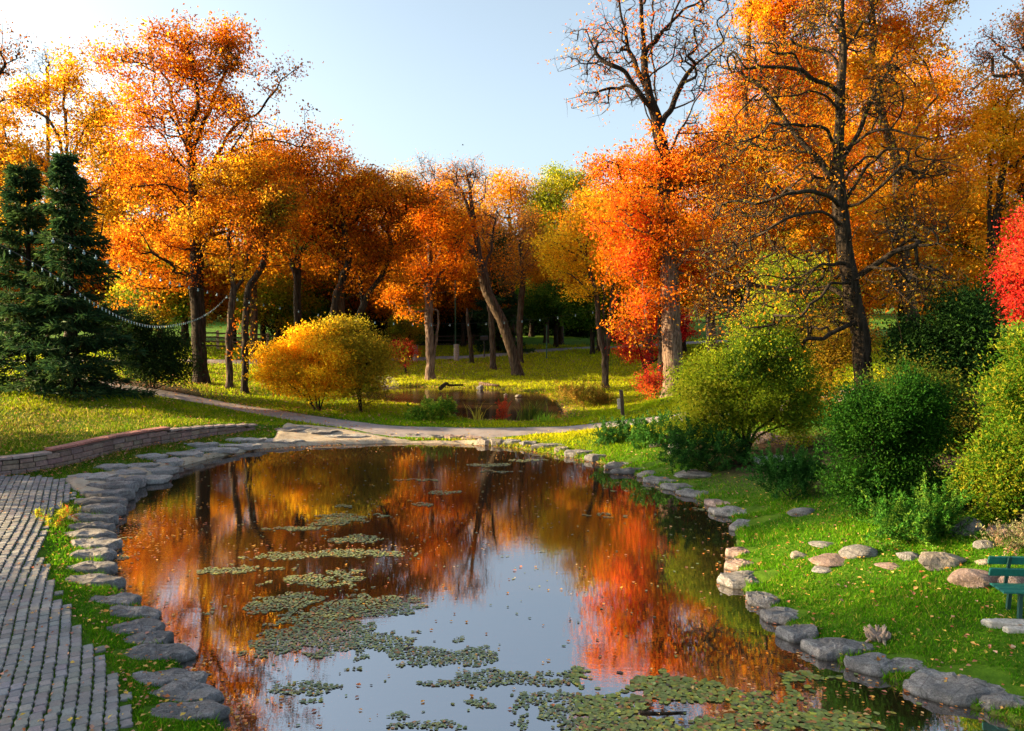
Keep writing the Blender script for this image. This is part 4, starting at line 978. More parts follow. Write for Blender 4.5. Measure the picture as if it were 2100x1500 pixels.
tree('red_maple', 'scarlet maple hanging in at the right edge of the view', 'maple', (2130, 760), 30, [(2125, 660), (2118, 560), (2110, 500)],
     [(2092, 540, 32, 50), (2120, 480, 45, 50), (2066, 615, 26, 28), (2125, 590, 45, 55), (2085, 645, 18, 14), (2100, 570, 30, 40)], R=.14, N_=240, leaves=10500, leaf=.12, palette=REDP+[(.85, .16, .1)], seed=54, clump=.28, clear=.4)

# spruces on the left
spruce('nearer blue green spruce of the left pair, wide skirt almost on the lawn', 150, 33.5, 310, 112, 61, n_br=230, dens=.75)
spruce('spruce at the left edge with orange light showing through', 62, 34.5, 316, 112, 62, n_br=190, dens=.65)
spruce('small dark spruce on the far side of the meadow behind the leaning bare tree', 1022, 66, 470, 55, 64, n_br=150, size=.4)
shrub('yew_bush', 'broad nearly black green yew beside the start of the footpath', 'bush', [(300, 720, 50, 55), (345, 735, 45, 45), (255, 700, 40, 60), (310, 750, 60, 30)], 38, (305, 775), [(.02, .045, .012), (.035, .07, .015), (.015, .03, .01)], 420, 60, .12, seed=65, clump=.24)

# understorey and far trees (copies of four dark/olive kinds)
def copy_tree(root, loc, rz, sc, label, group=None):
    r = root.copy(); C.objects.link(r); r.location = loc; r.rotation_euler = (0, 0, rz); r.scale = (sc, sc, sc); r['label'] = label
    if group: r['group'] = group
    for ch in list(root.children):
        c_ = ch.copy(); C.objects.link(c_); c_.parent = r
    return r
GRP = 'trees standing beyond the meadow'
protos = {}
protos['dark'] = tree('broadleaf_tree', 'dark green round tree right of the far path post', 'tree', (1140, 700), 70, [(1140, 660), (1140, 620)], [(1140, 610, 55, 35), (1110, 640, 40, 25), (1170, 640, 40, 28)], R=.2, N_=220, leaves=11000, leaf=.24, palette=GREEN, seed=71, clump=.45, group=GRP, bark=BARKD)[0]
protos['olive'] = tree('broadleaf_tree', 'olive yellow undergrowth tree behind the left fence', 'tree', (570, 730), 60, [(570, 660), (570, 620)], [(570, 600, 60, 45), (530, 640, 45, 35), (610, 640, 45, 35)], R=.18, N_=220, leaves=11000, leaf=.2, palette=OLIVE+YGREEN[:2]+GREEN[:1], seed=72, clump=.4, group=GRP, bark=BARKD)[0]
protos['rust'] = tree('broadleaf_tree', 'rust orange tree behind the fence and the crooked trunk', 'tree', (480, 730), 64, [(480, 660), (480, 600)], [(480, 590, 60, 60), (440, 630, 40, 40), (520, 620, 45, 45)], R=.18, N_=220, leaves=11000, leaf=.2, palette=DEEP+ORANGE[:2], seed=73, clump=.4, group=GRP, bark=BARKD)[0]
protos['low'] = tree('evergreen_tree', 'nearly black low evergreen just right of the red sapling', 'evergreen', (870, 700), 74, [(870, 680), (870, 650)], [(870, 640, 50, 40), (840, 680, 45, 26), (900, 680, 45, 26), (870, 690, 60, 18), (870, 610, 30, 24)], R=.15, N_=220, leaves=12000, leaf=.26, palette=[(.014, .03, .008), (.02, .045, .01), (.01, .02, .006)], seed=75, clump=.45, group=GRP, bark=BARKD, clear=.1)[0]
cps = [('low', 690, 72, 1.2, 'nearly black evergreen behind the golden bush'), ('low', 770, 74, 1.2, 'nearly black evergreen left of the red sapling'), ('low', 815, 77, 1.1, 'nearly black evergreen right behind the red sapling'), ('low', 925, 78, 1.2, 'nearly black evergreen behind the right concrete pillar'), ('low', 955, 84, 1.3, 'nearly black evergreen behind the short snag'),
       ('low', 620, 70, 1.1, 'nearly black evergreen behind the rail fence end'), ('low', 1080, 92, 1.2, 'nearly black evergreen across the far lawn, left one'), ('low', 1190, 90, 1.3, 'nearly black evergreen across the far lawn, right one'), ('low', 1290, 78, 1.2, 'nearly black evergreen behind the crimson bush'), ('low', 1010, 98, 1.4, 'nearly black evergreen far behind the leaning bare tree'), ('dark', 700, 66, 1.1, 'dark green tree filling the gap behind the yellow bush'), ('dark', 640, 62, 1.0, 'dark green tree behind the rusty maple trunk'), ('dark', 790, 72, 1.3, 'blackish green tree left of the red sapling'),
       ('dark', 930, 76, 1.5, 'blackish green tree behind the right concrete pillar'), ('dark', 985, 80, 1.3, 'dark tree behind the short snag'), ('dark', 860, 80, 1.6, 'dark green tree behind the sunlit straight trunk'),
       ('dark', 1215, 64, .9, 'dark green tree with a forked black trunk left of the golden vase shaped tree'), ('dark', 1090, 88, 1.3, 'dark green tree beyond the far lawn'), ('dark', 1290, 80, 1.4, 'dark green tree behind the golden vase shaped tree'), ('dark', 890, 92, 1.9, 'very dark wide tree far behind the concrete pillars'), ('dark', 1010, 96, 1.9, 'very dark wide tree far behind the leaning bare tree'), ('dark', 760, 84, 1.7, 'very dark wide tree far behind the bush top'), ('dark', 1150, 100, 1.9, 'very dark wide tree across the far lawn'),
       ('olive', 540, 66, 1.2, 'olive tree behind the crooked leaning trunk'), ('olive', 330, 55, 1.3, 'olive yellow tree between the spruces and the thick dark trunk'), ('olive', 1520, 60, 1.6, 'olive tree behind the slender lit trunk'),
       ('olive', 1700, 52, 1.6, 'olive tree behind the level limbed dark trunk'), ('rust', 380, 62, 1.5, 'rust tree behind the thick dark maple trunk'), ('rust', 760, 64, 1.3, 'deep rust tree behind the bush top'),
       ('rust', 230, 70, 1.6, 'rust tree glimpsed through the nearer spruce'), ('rust', 60, 72, 1.7, 'rust tree glimpsed through the spruce at the left edge'), ('rust', 1400, 62, 1.6, 'rust tree behind the huge furrowed trunk'), ('rust', 950, 70, 1.2, 'rust tree above the short snag'),
       ('olive', 1950, 50, 1.6, 'olive tree behind the right dark round shrub'), ('rust', 1600, 62, 1.7, 'rust tree low behind the bright yellow green bushes'), ('rust', 1850, 60, 1.8, 'rust tree low behind the right dark round shrub'),
       ('dark', 2040, 48, 1.3, 'dark green tree under the scarlet maple'), ('rust', -60, 62, 1.8, 'rust tree beyond the left edge of the spruces'), ('dark', 620, 82, 1.5, 'tall dark tree far behind the rail fence'), ('olive', 840, 60, .7, 'low olive bush behind the red sapling')]
prng = random.Random(4)
for kd, px, D, sc, lb in cps:
    g = gD(px, D); copy_tree(protos[kd], (g[0], g[1], g[2]-.1), prng.uniform(0, 6.28), sc, lb, GRP)
BGM = 'maples closing the view behind the nearer trees'
pa = tree('maple_tree', 'full amber maple behind the gap between the big left maple and the rusty maple', 'maple', (520, 735), 56, [(520, 600), (520, 480), (520, 400)], [(520, 370, 75, 60), (480, 440, 60, 60), (565, 440, 60, 60), (520, 520, 90, 60), (450, 520, 40, 40), (590, 520, 40, 40), (520, 300, 40, 30)], R=.26, N_=420, leaves=20000, leaf=.22, palette=AMBER+ORANGE[:2], seed=201, clump=.5, clear=.35, group=BGM)[0]
pb = tree('maple_tree', 'full deep orange maple closing the gap right of the rusty maple', 'maple', (700, 735), 60, [(700, 600), (700, 480), (700, 430)], [(700, 400, 70, 45), (650, 450, 60, 50), (750, 450, 60, 50), (700, 520, 90, 55), (640, 560, 40, 40), (770, 560, 40, 40)], R=.26, N_=380, leaves=18000, leaf=.22, palette=DEEP+ORANGE, seed=202, clump=.5, clear=.3, group=BGM)[0]
pg = tree('maple_tree', 'full golden maple seen behind the slender lit trunk', 'maple', (1500, 730), 54, [(1500, 600), (1500, 420), (1500, 300)], [(1500, 260, 80, 60), (1450, 340, 70, 60), (1560, 340, 70, 60), (1500, 430, 95, 60), (1430, 500, 50, 50), (1580, 520, 60, 60), (1500, 560, 80, 40)], R=.28, N_=480, leaves=24000, leaf=.2, palette=AMBER+ORANGE, seed=203, clump=.45, clear=.3, group=BGM)[0]
for r_, px, D, sc, lb in [(pa, 250, 62, 1.15, 'amber maple between the spruces and the big left maple, well behind'), (pa, 20, 66, 1.2, 'amber maple behind the spruce at the left edge'), (pb, 380, 68, 1.15, 'deep orange maple straight behind the thick dark trunk'), (pb, 590, 70, 1.2, 'deep orange maple behind the rusty maple'),
     (pb, 830, 72, 1.0, 'deep orange maple behind the red sapling'), (pa, 940, 78, 1.05, 'amber maple behind the leaning bare tree'), (pa, 1120, 76, .95, 'amber maple under the bright yellow green tree'), (pb, 1230, 66, 1.0, 'deep orange maple behind the golden vase shaped tree'),
     (pb, 1330, 58, 1.15, 'deep orange maple behind the huge furrowed trunk'), (pg, 1640, 58, 1.2, 'golden maple behind the lime green shrub crown'), (pg, 1770, 56, 1.25, 'golden maple straight behind the level limbed trunk'), (pg, 1900, 60, 1.2, 'golden maple behind the large very dark green shrub'),
     (pg, 2040, 58, 1.0, 'golden maple behind the twin stems at the right edge'), (pg, 1700, 47, .8, 'small golden maple left of the level limbed trunk foot'), (pa, 1960, 46, .7, 'small amber maple above the very dark green shrub'), (pg, 2180, 55, 1.2, 'golden maple beyond the right edge of the view')]:
    g = gD(px, D); copy_tree(r_, (g[0], g[1], g[2]-.1), prng.uniform(0, 6.28), sc, lb, BGM)
# far wood as one mass
rng = np.random.default_rng(77); Ps, Gs = [], []
for i in range(150):
    a = rng.uniform(-.72, .72); d = rng.uniform(118, 165); x, y = d*math.sin(a), d*math.cos(a); h = rng.uniform(7, 12)
    m = 520; q_ = unit(rng.normal(0, 1, (m, 3)))*(rng.random((m, 1))**.4)*np.array([5.5, 4, h*.5]); Ps.append(q_+np.array([x, y, float(Hb(x, y))+h*.52])); Gs.append(np.full(m, i))
Ps = np.vstack(Ps); Gs = np.concatenate(Gs)
tag(polys('far_woodland', leaf_quads(rng, Ps, .95), 4, LEAF, None, pal(rng, DEEP+OLIVE+GREEN+ORANGE[:2], len(Ps), Gs)), 'mixed autumn wood closing the view behind the park', 'woodland', kind='stuff')

# unseen trees added left of the view to cast shade over bank and water
SHADE_TREES = 'unseen shade trees added left of the view'
for i, (x, y, h, lb) in enumerate([(-24, 7.5, 10, 'unseen orange maple added for shade left of the paving'), (-23, 12.5, 10, 'unseen orange maple added for shade left of the lower pond bank'), (-22.5, 21.4, 11, 'unseen orange maple added for shade left of the lawn'), (-24, 25.0, 11, 'unseen orange maple added for shade beside the lawn and the spruces'),
  (-31, 23, 13, 'tall unseen orange maple added for shade in the second row by the lawn'), (-31, 12.2, 13, 'tall unseen orange maple added for shade in the second row by the paving'), (-30, 5.5, 12, 'tall unseen orange maple added for shade in the second row behind the paving'), (-40, 17.2, 5.5, 'small unseen orange maple added for shade far left of the light strip'), (-22, 1, 9, 'unseen orange maple added for shade left of the viewpoint')]):
    rg = np.random.default_rng(90+i); loc = np.array([x, y, float(H(x, y))-.1]); root = empty('maple_tree', tuple(loc), lb, 'maple', SHADE_TREES)
    sk = Skel(loc); sk.path(np.array([[x, y, h*.35], [x+.3, y, h*.6]]), 0, ok_from=1.5, step=.6, rng=rg, jit=.04)
    d = unit(rg.normal(0, 1, (260, 3)))*(rg.random((260, 1))**.45)*np.array([4.4, [3.4, 3.0, 2.6, 2.4, 3.9, 3.6, 3.6, 1.6, 3.6][i], h*.46]); sk.grow(loc+np.array([0, 0, h*.54])+d, rng=rg)
    mb = MB(); sk.mesh(.28, .015, mb); mb.build('trunk', BARKD, root, smooth=True, loc=loc)
    cc = sk.P[sk.leafnodes]; gid = np.repeat(np.arange(len(cc)), 95); P = cc[gid]+rg.normal(0, .5, (len(gid), 3))
    polys('crown', leaf_quads(rg, P, .2), 4, LEAF, root, pal(rg, ORANGE, len(P), gid), loc=loc)
# ================================================================= SHRUBS
BG = 'shrubs on the right bank'
def bushtree(name, label, base, D, blobs_, stems, leaves, leaf, palette, seed, N_=420, clump=.24, R=.07, group=None, bark=None, **k):
    rt = tree(name, label, 'bush', base, D, stems[0], blobs_, R=R, N_=N_, leaves=leaves, leaf=leaf, palette=palette, seed=seed, clear=.12, rtip=.008, bark=bark or BARKD, clump=clump, twig=(1, .35), stems=stems[1:], group=group, **k)[0]
    for ch in rt.children:
        if ch.name.startswith('trunk'): ch.name = 'stems'
        else: ch.name = 'foliage'
    return rt
bushtree('azalea_bush', 'big round golden yellow bush between the footpath and the rail fence', (650, 828), 35.5,
   [(600, 735, 52, 42), (650, 708, 52, 42), (690, 740, 45, 48), (640, 775, 85, 40), (580, 765, 42, 40), (560, 735, 25, 22), (620, 690, 30, 20), (690, 790, 50, 30)],
   [[(640, 780), (630, 730)], [(660, 780), (690, 720)], [(620, 790), (580, 740)], [(650, 790), (655, 700)], [(670, 800), (710, 770)], [(610, 800), (560, 770)]], 30000, .13, [(.80, .50, .015), (.78, .38, .012), (.8, .58, .03), (.64, .33, .012), (.6, .4, .02)], 81)
bushtree('azalea_bush', 'tall olive yellow bush joined to the right side of the golden bush', (738, 835), 35.8,
   [(725, 740, 52, 55), (755, 720, 40, 45), (745, 790, 42, 38), (700, 685, 38, 28), (775, 760, 22, 40), (660, 670, 40, 16, .6)],
   [[(735, 780), (720, 720)], [(742, 780), (760, 720)], [(730, 800), (700, 760)], [(745, 790), (775, 760)]], 16000, .12, [(.36, .27, .02), (.27, .24, .018), (.45, .31, .02), (.2, .18, .015)], 82)
bushtree('yew_bush', 'yellow green feathery bush on dark crooked stems at the left of the right bank shrubs', (1535, 925), 23,
   [(1480, 765, 58, 52), (1560, 735, 66, 60), (1440, 830, 30, 42), (1530, 820, 80, 38), (1615, 780, 50, 55), (1625, 850, 40, 30), (1445, 880, 34, 30), (1640, 885, 22, 22), (1500, 860, 60, 20), (1410, 800, 20, 40), (1570, 690, 40, 30)],
   [[(1525, 880), (1500, 830), (1480, 770)], [(1540, 880), (1560, 820), (1570, 750)], [(1545, 890), (1590, 850), (1620, 800)], [(1520, 895), (1470, 860), (1440, 830)], [(1550, 900), (1620, 870), (1645, 860)]], 62000, .085, [(.24, .30, .015), (.34, .38, .02), (.12, .2, .015), (.42, .4, .03), (.06, .12, .012)], 83, N_=560, clump=.17, R=.11, group=BG)
bushtree('arborvitae_tree', 'tall loose lime green shrub crown rising behind the yellow green feathery bush', (1610, 860), 28,
   [(1590, 640, 60, 55), (1650, 590, 55, 60), (1640, 690, 70, 45), (1560, 690, 45, 35), (1610, 560, 30, 35)],
   [[(1610, 760), (1600, 660)], [(1620, 760), (1650, 620)]], 34000, .1, [(.26, .32, .02), (.38, .4, .03), (.14, .22, .015), (.46, .4, .03)], 84, N_=380, clump=.22, group=BG)
bushtree('broadleaf_bush', 'brownish thinly leaved bush beneath the level limbed dark trunk', (1705, 880), 25.5,
   [(1690, 740, 45, 70), (1720, 690, 50, 50), (1690, 820, 40, 50), (1750, 700, 50, 40, .6)], [[(1705, 800), (1700, 700)], [(1700, 800), (1670, 730)]], 11000, .09, [(.22, .12, .02), (.34, .23, .02), (.16, .14, .015), (.3, .15, .02)], 85, N_=300, clump=.26, R=.06, group=BG)
bushtree('broadleaf_bush', 'mid green speckled bush behind and right of the rounded deep green arborvitae', (1940, 985), 20.5,
   [(1930, 840, 80, 60), (1990, 880, 50, 50), (1850, 790, 50, 50), (1960, 900, 70, 50)], [[(1930, 900), (1900, 830)], [(1945, 900), (1980, 850)], [(1935, 900), (1860, 800)]], 34000, .075, [(.09, .13, .015), (.18, .19, .02), (.05, .09, .012), (.26, .2, .02)], 94, N_=420, clump=.2, group=BG)
shrub('arborvitae_bush', 'large rounded deep green arborvitae in the middle of the right bank', 'bush', [(1830, 870, 100, 95), (1790, 930, 90, 85), (1885, 940, 75, 90), (1750, 1000, 55, 50), (1840, 1010, 85, 48), (1860, 800, 50, 36), (1770, 840, 45, 45)], None, (1810, 1062),
      [(.014, .062, .006), (.022, .085, .008), (.007, .032, .004), (.035, .10, .010)], 1100, 70, .06, seed=86, clump=.12, stems=8, inner=.12, group=BG)
shrub('juniper_bush', 'spiky bright green juniper in front of the rounded deep green arborvitae', 'bush', [(1865, 1075, 75, 36), (1820, 1085, 40, 24), (1915, 1070, 40, 34)], None, (1870, 1108),
      [(.03, .12, .012), (.06, .18, .02), (.018, .07, .01), (.12, .22, .025)], 210, 90, .06, mode='spike', seed=87, clump=.14, aspect=.3, stems=5, stemr=.02, group=BG, inner=.5, dirup=.9)
shrub('juniper_bush', 'dark spiky juniper left of the rounded deep green arborvitae', 'bush', [(1615, 985, 52, 34), (1655, 975, 30, 32), (1580, 980, 26, 24)], None, (1620, 1020),
      [(.025, .09, .015), (.04, .13, .02), (.015, .06, .01)], 180, 90, .07, mode='spike', seed=88, clump=.15, aspect=.3, stems=5, stemr=.02, group=BG, inner=.5, dirup=.8)
shrub('juniper_bush', 'dark low juniper beneath the yellow green feathery bush', 'bush', [(1440, 925, 60, 34), (1500, 940, 55, 32), (1400, 930, 30, 22)], None, (1460, 966),
      [(.02, .075, .012), (.035, .11, .015), (.015, .05, .01)], 230, 80, .08, mode='spike', seed=89, clump=.16, aspect=.3, stems=5, stemr=.02, group=BG, inner=.5)
shrub('juniper_bush', 'low spreading juniper beside the lit grass, the longer of the two nearest the footpath', 'bush', [(1345, 885, 62, 15), (1390, 878, 40, 12), (1320, 900, 36, 10)], None, (1340, 908),
      [(.04, .14, .02), (.08, .2, .03), (.02, .08, .012)], 220, 60, .08, mode='spike', seed=90, clump=.12, aspect=.3, stems=0, group=BG, inner=.5, dirup=.3, depth=1.2)
shrub('juniper_bush', 'low small juniper tuft at the right end of the lit grass strip', 'bush', [(1260, 892, 36, 14), (1238, 896, 14, 8)], None, (1255, 908),
      [(.03, .11, .02), (.06, .16, .03), (.02, .07, .012)], 110, 60, .08, mode='spike', seed=91, clump=.12, aspect=.3, stems=0, group=BG, inner=.5, dirup=.3)
shrub('arborvitae_bush', 'golden green arborvitae cut off by the right edge of the view', 'bush', [(2060, 900, 80, 130), (2090, 760, 55, 80), (2030, 970, 55, 70), (2100, 1000, 60, 60), (2140, 880, 80, 150)], None, (2075, 1068),
      [(.09, .18, .012), (.17, .24, .015), (.04, .11, .008), (.26, .25, .02)], 900, 60, .065, seed=92, clump=.13, mat=LEAF, stems=6, inner=.15, group=BG)
shrub('arborvitae_bush', 'large very dark green round shrub behind, between the dark trunk and the right edge', 'bush', [(1930, 700, 85, 80), (1990, 740, 70, 75), (1890, 760, 60, 60), (1960, 650, 50, 40)], 23.5, (1940, 900),
      [(.02, .055, .012), (.035, .085, .015), (.012, .035, .008)], 700, 60, .1, seed=93, clump=.2, stems=8, inner=.15, group=BG, depth=.8)
shrub('juniper_bush', 'low dark juniper in the shade between the rounded arborvitae and the golden green one', 'bush', [(2000, 1000, 50, 20), (1960, 1010, 30, 16)], None, (1990, 1030),
      [(.02, .07, .02), (.035, .1, .03), (.015, .05, .01)], 120, 70, .07, mode='spike', seed=95, clump=.14, aspect=.3, stems=3, stemr=.02, group=BG, inner=.5)
shrub('rockery_plant', 'sprawling grey green dry plant hanging over the rocks behind the bench', 'plant', [(2075, 1112, 42, 17), (2110, 1120, 30, 16)], None, (2080, 1130),
      [(.16, .17, .08), (.28, .24, .13), (.1, .12, .05), (.2, .12, .08)], 90, 40, .05, mode='spike', seed=96, clump=.1, aspect=.3, stems=0, inner=.5)
shrub('broadleaf_bush', 'green bush with yellow tips on the near shore of the small upper pond', 'bush', [(895, 850, 34, 17), (862, 856, 18, 12), (915, 848, 18, 14)], 33.5, (892, 868),
      [(.12, .26, .02), (.2, .34, .03), (.06, .14, .015), (.42, .42, .05)], 190, 50, .1, mode='spike', seed=97, clump=.13, aspect=.35, stems=4, stemr=.02, mat=LEAF, inner=.5, dirup=1.)
shrub('meadow_plant', 'tall dry brown and green weeds on the right bank of the small upper pond', 'plant', [(1195, 822, 42, 14), (1160, 815, 25, 10), (1225, 832, 30, 12)], 38, (1190, 838),
      [(.3, .2, .04), (.2, .18, .03), (.45, .26, .05), (.12, .12, .02)], 260, 40, .12, mode='spike', seed=98, clump=.16, aspect=.2, stems=0, mat=LEAF, inner=.5, dirup=1.2)
def reeds(label, px, py, n, h, spread, cols, seed, name='reed_clump'):
    rng = np.random.default_rng(seed); g = gpt(px, py); V = []
    base = g+np.stack([rng.normal(0, spread, n), rng.normal(0, spread*.5, n), np.full(n, -.1)], 1)
    lean = rng.normal(0, .28, (n, 2)); hh = h*rng.uniform(.5, 1.1, n)
    P0 = base; P1 = base+np.stack([lean[:, 0]*hh*.4, lean[:, 1]*hh*.4, hh*.6], 1); P2 = base+np.stack([lean[:, 0]*hh*1.2, lean[:, 1]*hh*1.2, hh], 1)
    a = rng.uniform(0, math.pi, n); wv = np.stack([np.cos(a), np.sin(a)*.3, 0*a], 1)*.018
    V = np.stack([P0-wv, P0+wv, P1+wv*.8, P2, P1-wv*.8], 1)
    o = polys(name, V, 5, LEAF, None, pal(rng, cols, n), loc=g); o.location = tuple(g); tag(o, label, 'plant'); return o
reeds('tall green reeds at the right end of the small upper pond', 1093, 860, 120, .95, .32, [(.1, .16, .02), (.2, .24, .03), (.06, .1, .02)], 1)
reeds('thin yellow reeds standing at the near shore left of the red shrub', 978, 863, 18, .95, .14, [(.5, .42, .05), (.4, .36, .05)], 2)
reeds('bright green weed beside the tall reeds', 1118, 866, 80, .55, .16, [(.2, .4, .03), (.3, .45, .04)], 3)
rs = shrub('red_twig_shrub', 'small upright dark red shrub with two long dark sticks in the small upper pond', 'bush', [(1031, 842, 9, 16), (1032, 855, 8, 10)], 33.6, (1032, 866),
      [(.4, .04, .02), (.3, .03, .02), (.5, .08, .02)], 70, 30, .06, seed=99, clump=.07, stems=3, stemr=.015, mode='spike', aspect=.3, inner=.6, dirup=1.)
g = gpt(1032, 866); mb = MB()
for x0, y0, x1, y1 in ((1034, 866, 1023, 799), (1036, 866, 1035, 797)):
    mb.tube(np.array([at(x0, y0, 33.6), at((x0+x1)/2+2, (y0+y1)/2, 33.6), at(x1, y1, 33.6)]), [.025, .018, .012], 5)
mb.build('sticks', BARKD, rs, loc=g)
# grassy tuft in the left light strip
shrub('grass_tuft', 'tall grass and red leaved weeds between the paving and the lit shore slabs', 'plant', [(112, 1070, 42, 14), (80, 1092, 34, 12), (125, 1098, 30, 10)], 17.6, (105, 1095),
      [(.3, .34, .03), (.45, .42, .04), (.2, .28, .03), (.5, .12, .04)], 120, 36, .09, mode='spike', seed=100, clump=.06, aspect=.14, stems=0, mat=LEAF, inner=.6, dirup=1.3)

# ================================================================= SHORE SLABS
SL = 'stone slabs along the left shore'
ORD = ['first', 'second', 'third', 'fourth', 'fifth', 'sixth', 'seventh', 'eighth', 'ninth', 'tenth', 'eleventh', 'twelfth', 'thirteenth', 'fourteenth', 'fifteenth', 'sixteenth', 'seventeenth', 'eighteenth', 'nineteenth', 'twentieth']
left = [  # cx, cy, w, h, thick, rot, look (from the bottom up)
 (368, 1478, 150, 34, .12, .1, 'pale rough grey slab at the bottom edge of the view'),
 (378, 1438, 124, 34, .24, -.05, 'thick block with a pale front face'),
 (345, 1398, 130, 52, .12, .0, 'broad dark pitted slab beside the floating bottle'),
 (305, 1352, 140, 34, .2, .15, 'long light grey pointed slab above the pitted one'),
 (292, 1324, 84, 24, .18, .1, 'small wedge shaped slab'),
 (278, 1293, 92, 42, .2, .05, 'square dark grey slab'),
 (262, 1266, 100, 28, .2, -.1, 'slab with a rusty left corner'),
 (230, 1240, 100, 26, .14, -.12, 'thin smooth slab tapering left'),
 (190, 1199, 110, 28, .22, -.1, 'long dark slab whose right tip juts into the water'),
 (183, 1172, 84, 26, .2, .0, 'plain grey slab below the light strip'),
 (180, 1148, 76, 22, .26, .05, 'chunky slab with a sunlit top edge'),
 (178, 1128, 80, 14, .22, .0, 'narrow dim slab just under the light strip'),
 (168, 1109, 88, 14, .22, .0, 'flat sunlit slab, lowest in the light strip'),
 (172, 1094, 74, 14, .24, .0, 'rounded sunlit slab in the middle of the light strip'),
 (176, 1074, 80, 18, .26, .05, 'bumpy sunlit slab at the top of the light strip'),
 (190, 1056, 76, 14, .22, .1, 'layered grey slab just above the light strip'),
 (192, 1041, 84, 14, .24, .15, 'thick slab with a ragged edge'),
 (208, 1024, 80, 18, .24, .25, 'blocky slab with a dark vertical face'),
 (214, 1010, 84, 12, .22, .2, 'low slab where the shore curves right'),
 (236, 1000, 60, 10, .2, .3, 'small slab where the shore curves right')]
for i, (cx, cy, w_, h_, th, ro, lk) in enumerate(left):
    slab('stone_slab', f'{lk}, {ORD[i]} of the left shore counted upward', cx, cy, w_, h_, th, ro, i+1, group=SL, rough=1.3, z=float(np.interp(cy, [1000, 1110, 1260], [.28, .2, .13])))
STONED = STONE
SW = 'flat stones set in the curved walk'
walkst = [(275, 986, 120, 13, .05, .2, 'long pale stone at the near end of the curved walk'), (182, 981, 74, 13, .04, .1, 'oval stone beside the corner of the block paving'), (228, 960, 54, 9, .04, .1, 'small stone near the wall above the oval one'),
 (255, 973, 70, 9, .04, .1, 'thin stone between the oval and the long pale one'), (290, 958, 60, 9, .04, .1, 'stone in the middle of the curved walk'), (345, 948, 50, 9, .05, .1, 'pointed white stone near the water at the bend'),
 (335, 966, 60, 8, .06, .15, 'edge stone beneath the pointed white one'), (310, 939, 60, 7, .04, .1, 'stone above the pointed white one'), (372, 933, 74, 7, .04, .1, 'wide stone right of the bend'), (430, 925, 90, 7, .04, .1, 'wide pale stone along the water'),
 (410, 914, 60, 6, .04, .1, 'stone with grass at its right end'), (480, 917, 90, 6, .04, .05, 'long stone nearing the far end of the walk'), (495, 905, 90, 6, .04, .05, 'long stone under the end of the retaining wall'), (560, 907, 100, 6, .04, .0, 'long low stone by the grassy rim'),
 (600, 883, 60, 9, .03, .0, 'dark cracked stone in the fork of the walk and footpath'), (655, 887, 60, 8, .03, .0, 'second dark cracked stone in the fork of the walk and footpath'), (700, 897, 80, 5, .05, .0, 'thin edge stone near the end of the grass rim')]
for i, (cx, cy, w_, h_, th, ro, lk) in enumerate(walkst):
    o = slab('flat_stone', lk, cx, cy, w_, h_, th, ro, i+40, group=SW, sink=-.075, cat='stone slab', mat=STONED if 'dark' in lk else STONEL)
SF = 'stones along the far shore'
far = [(755, 899, 44, 6, .16, 'STONE', 'low grey stone left of the white one'), (803, 897, 42, 9, .18, 'STONE', 'pale whitish stone, largest of the far shore'), (855, 900, 46, 5, .16, 'STONE', 'flat stone right of the pale whitish one'), (893, 903, 36, 5, .16, 'STONE', 'small flat grey stone in the shade'),
 (930, 903, 40, 6, .18, 'STONEP', 'pink grey block touching the lit stones'), (965, 905, 34, 7, .2, 'STONEP', 'brown block left of the brightest stone'), (997, 909, 36, 9, .24, 'STONEW', 'brightest warm stone in the light'), (1020, 911, 26, 8, .22, 'STONEW', 'small warm lit block right of the brightest one'),
 (1048, 912, 30, 8, .22, 'STONE', 'grey block at the end of the lit stretch'), (1085, 916, 32, 7, .2, 'STONE', 'mossy grey block partly under grass'), (1125, 922, 60, 6, .18, 'STONE', 'long thin dark slab'), (1152, 928, 26, 8, .22, 'STONEW', 'little orange tinted block'),
 (1190, 935, 44, 8, .2, 'STONE', 'flat grey slab near the bend'), (1222, 941, 38, 13, .28, 'STONE', 'chunky pitted block at the bend')]
for i, (cx, cy, w_, h_, th, mt_, lk) in enumerate(far):
    slab('shore_stone', f'{lk}, {ORD[i]} of the far shore', cx, cy, w_, h_, th, 0, i+70, mat=globals()[mt_], group=SF, rough=1.2, z=.19)
SR = 'slabs along the right shore'
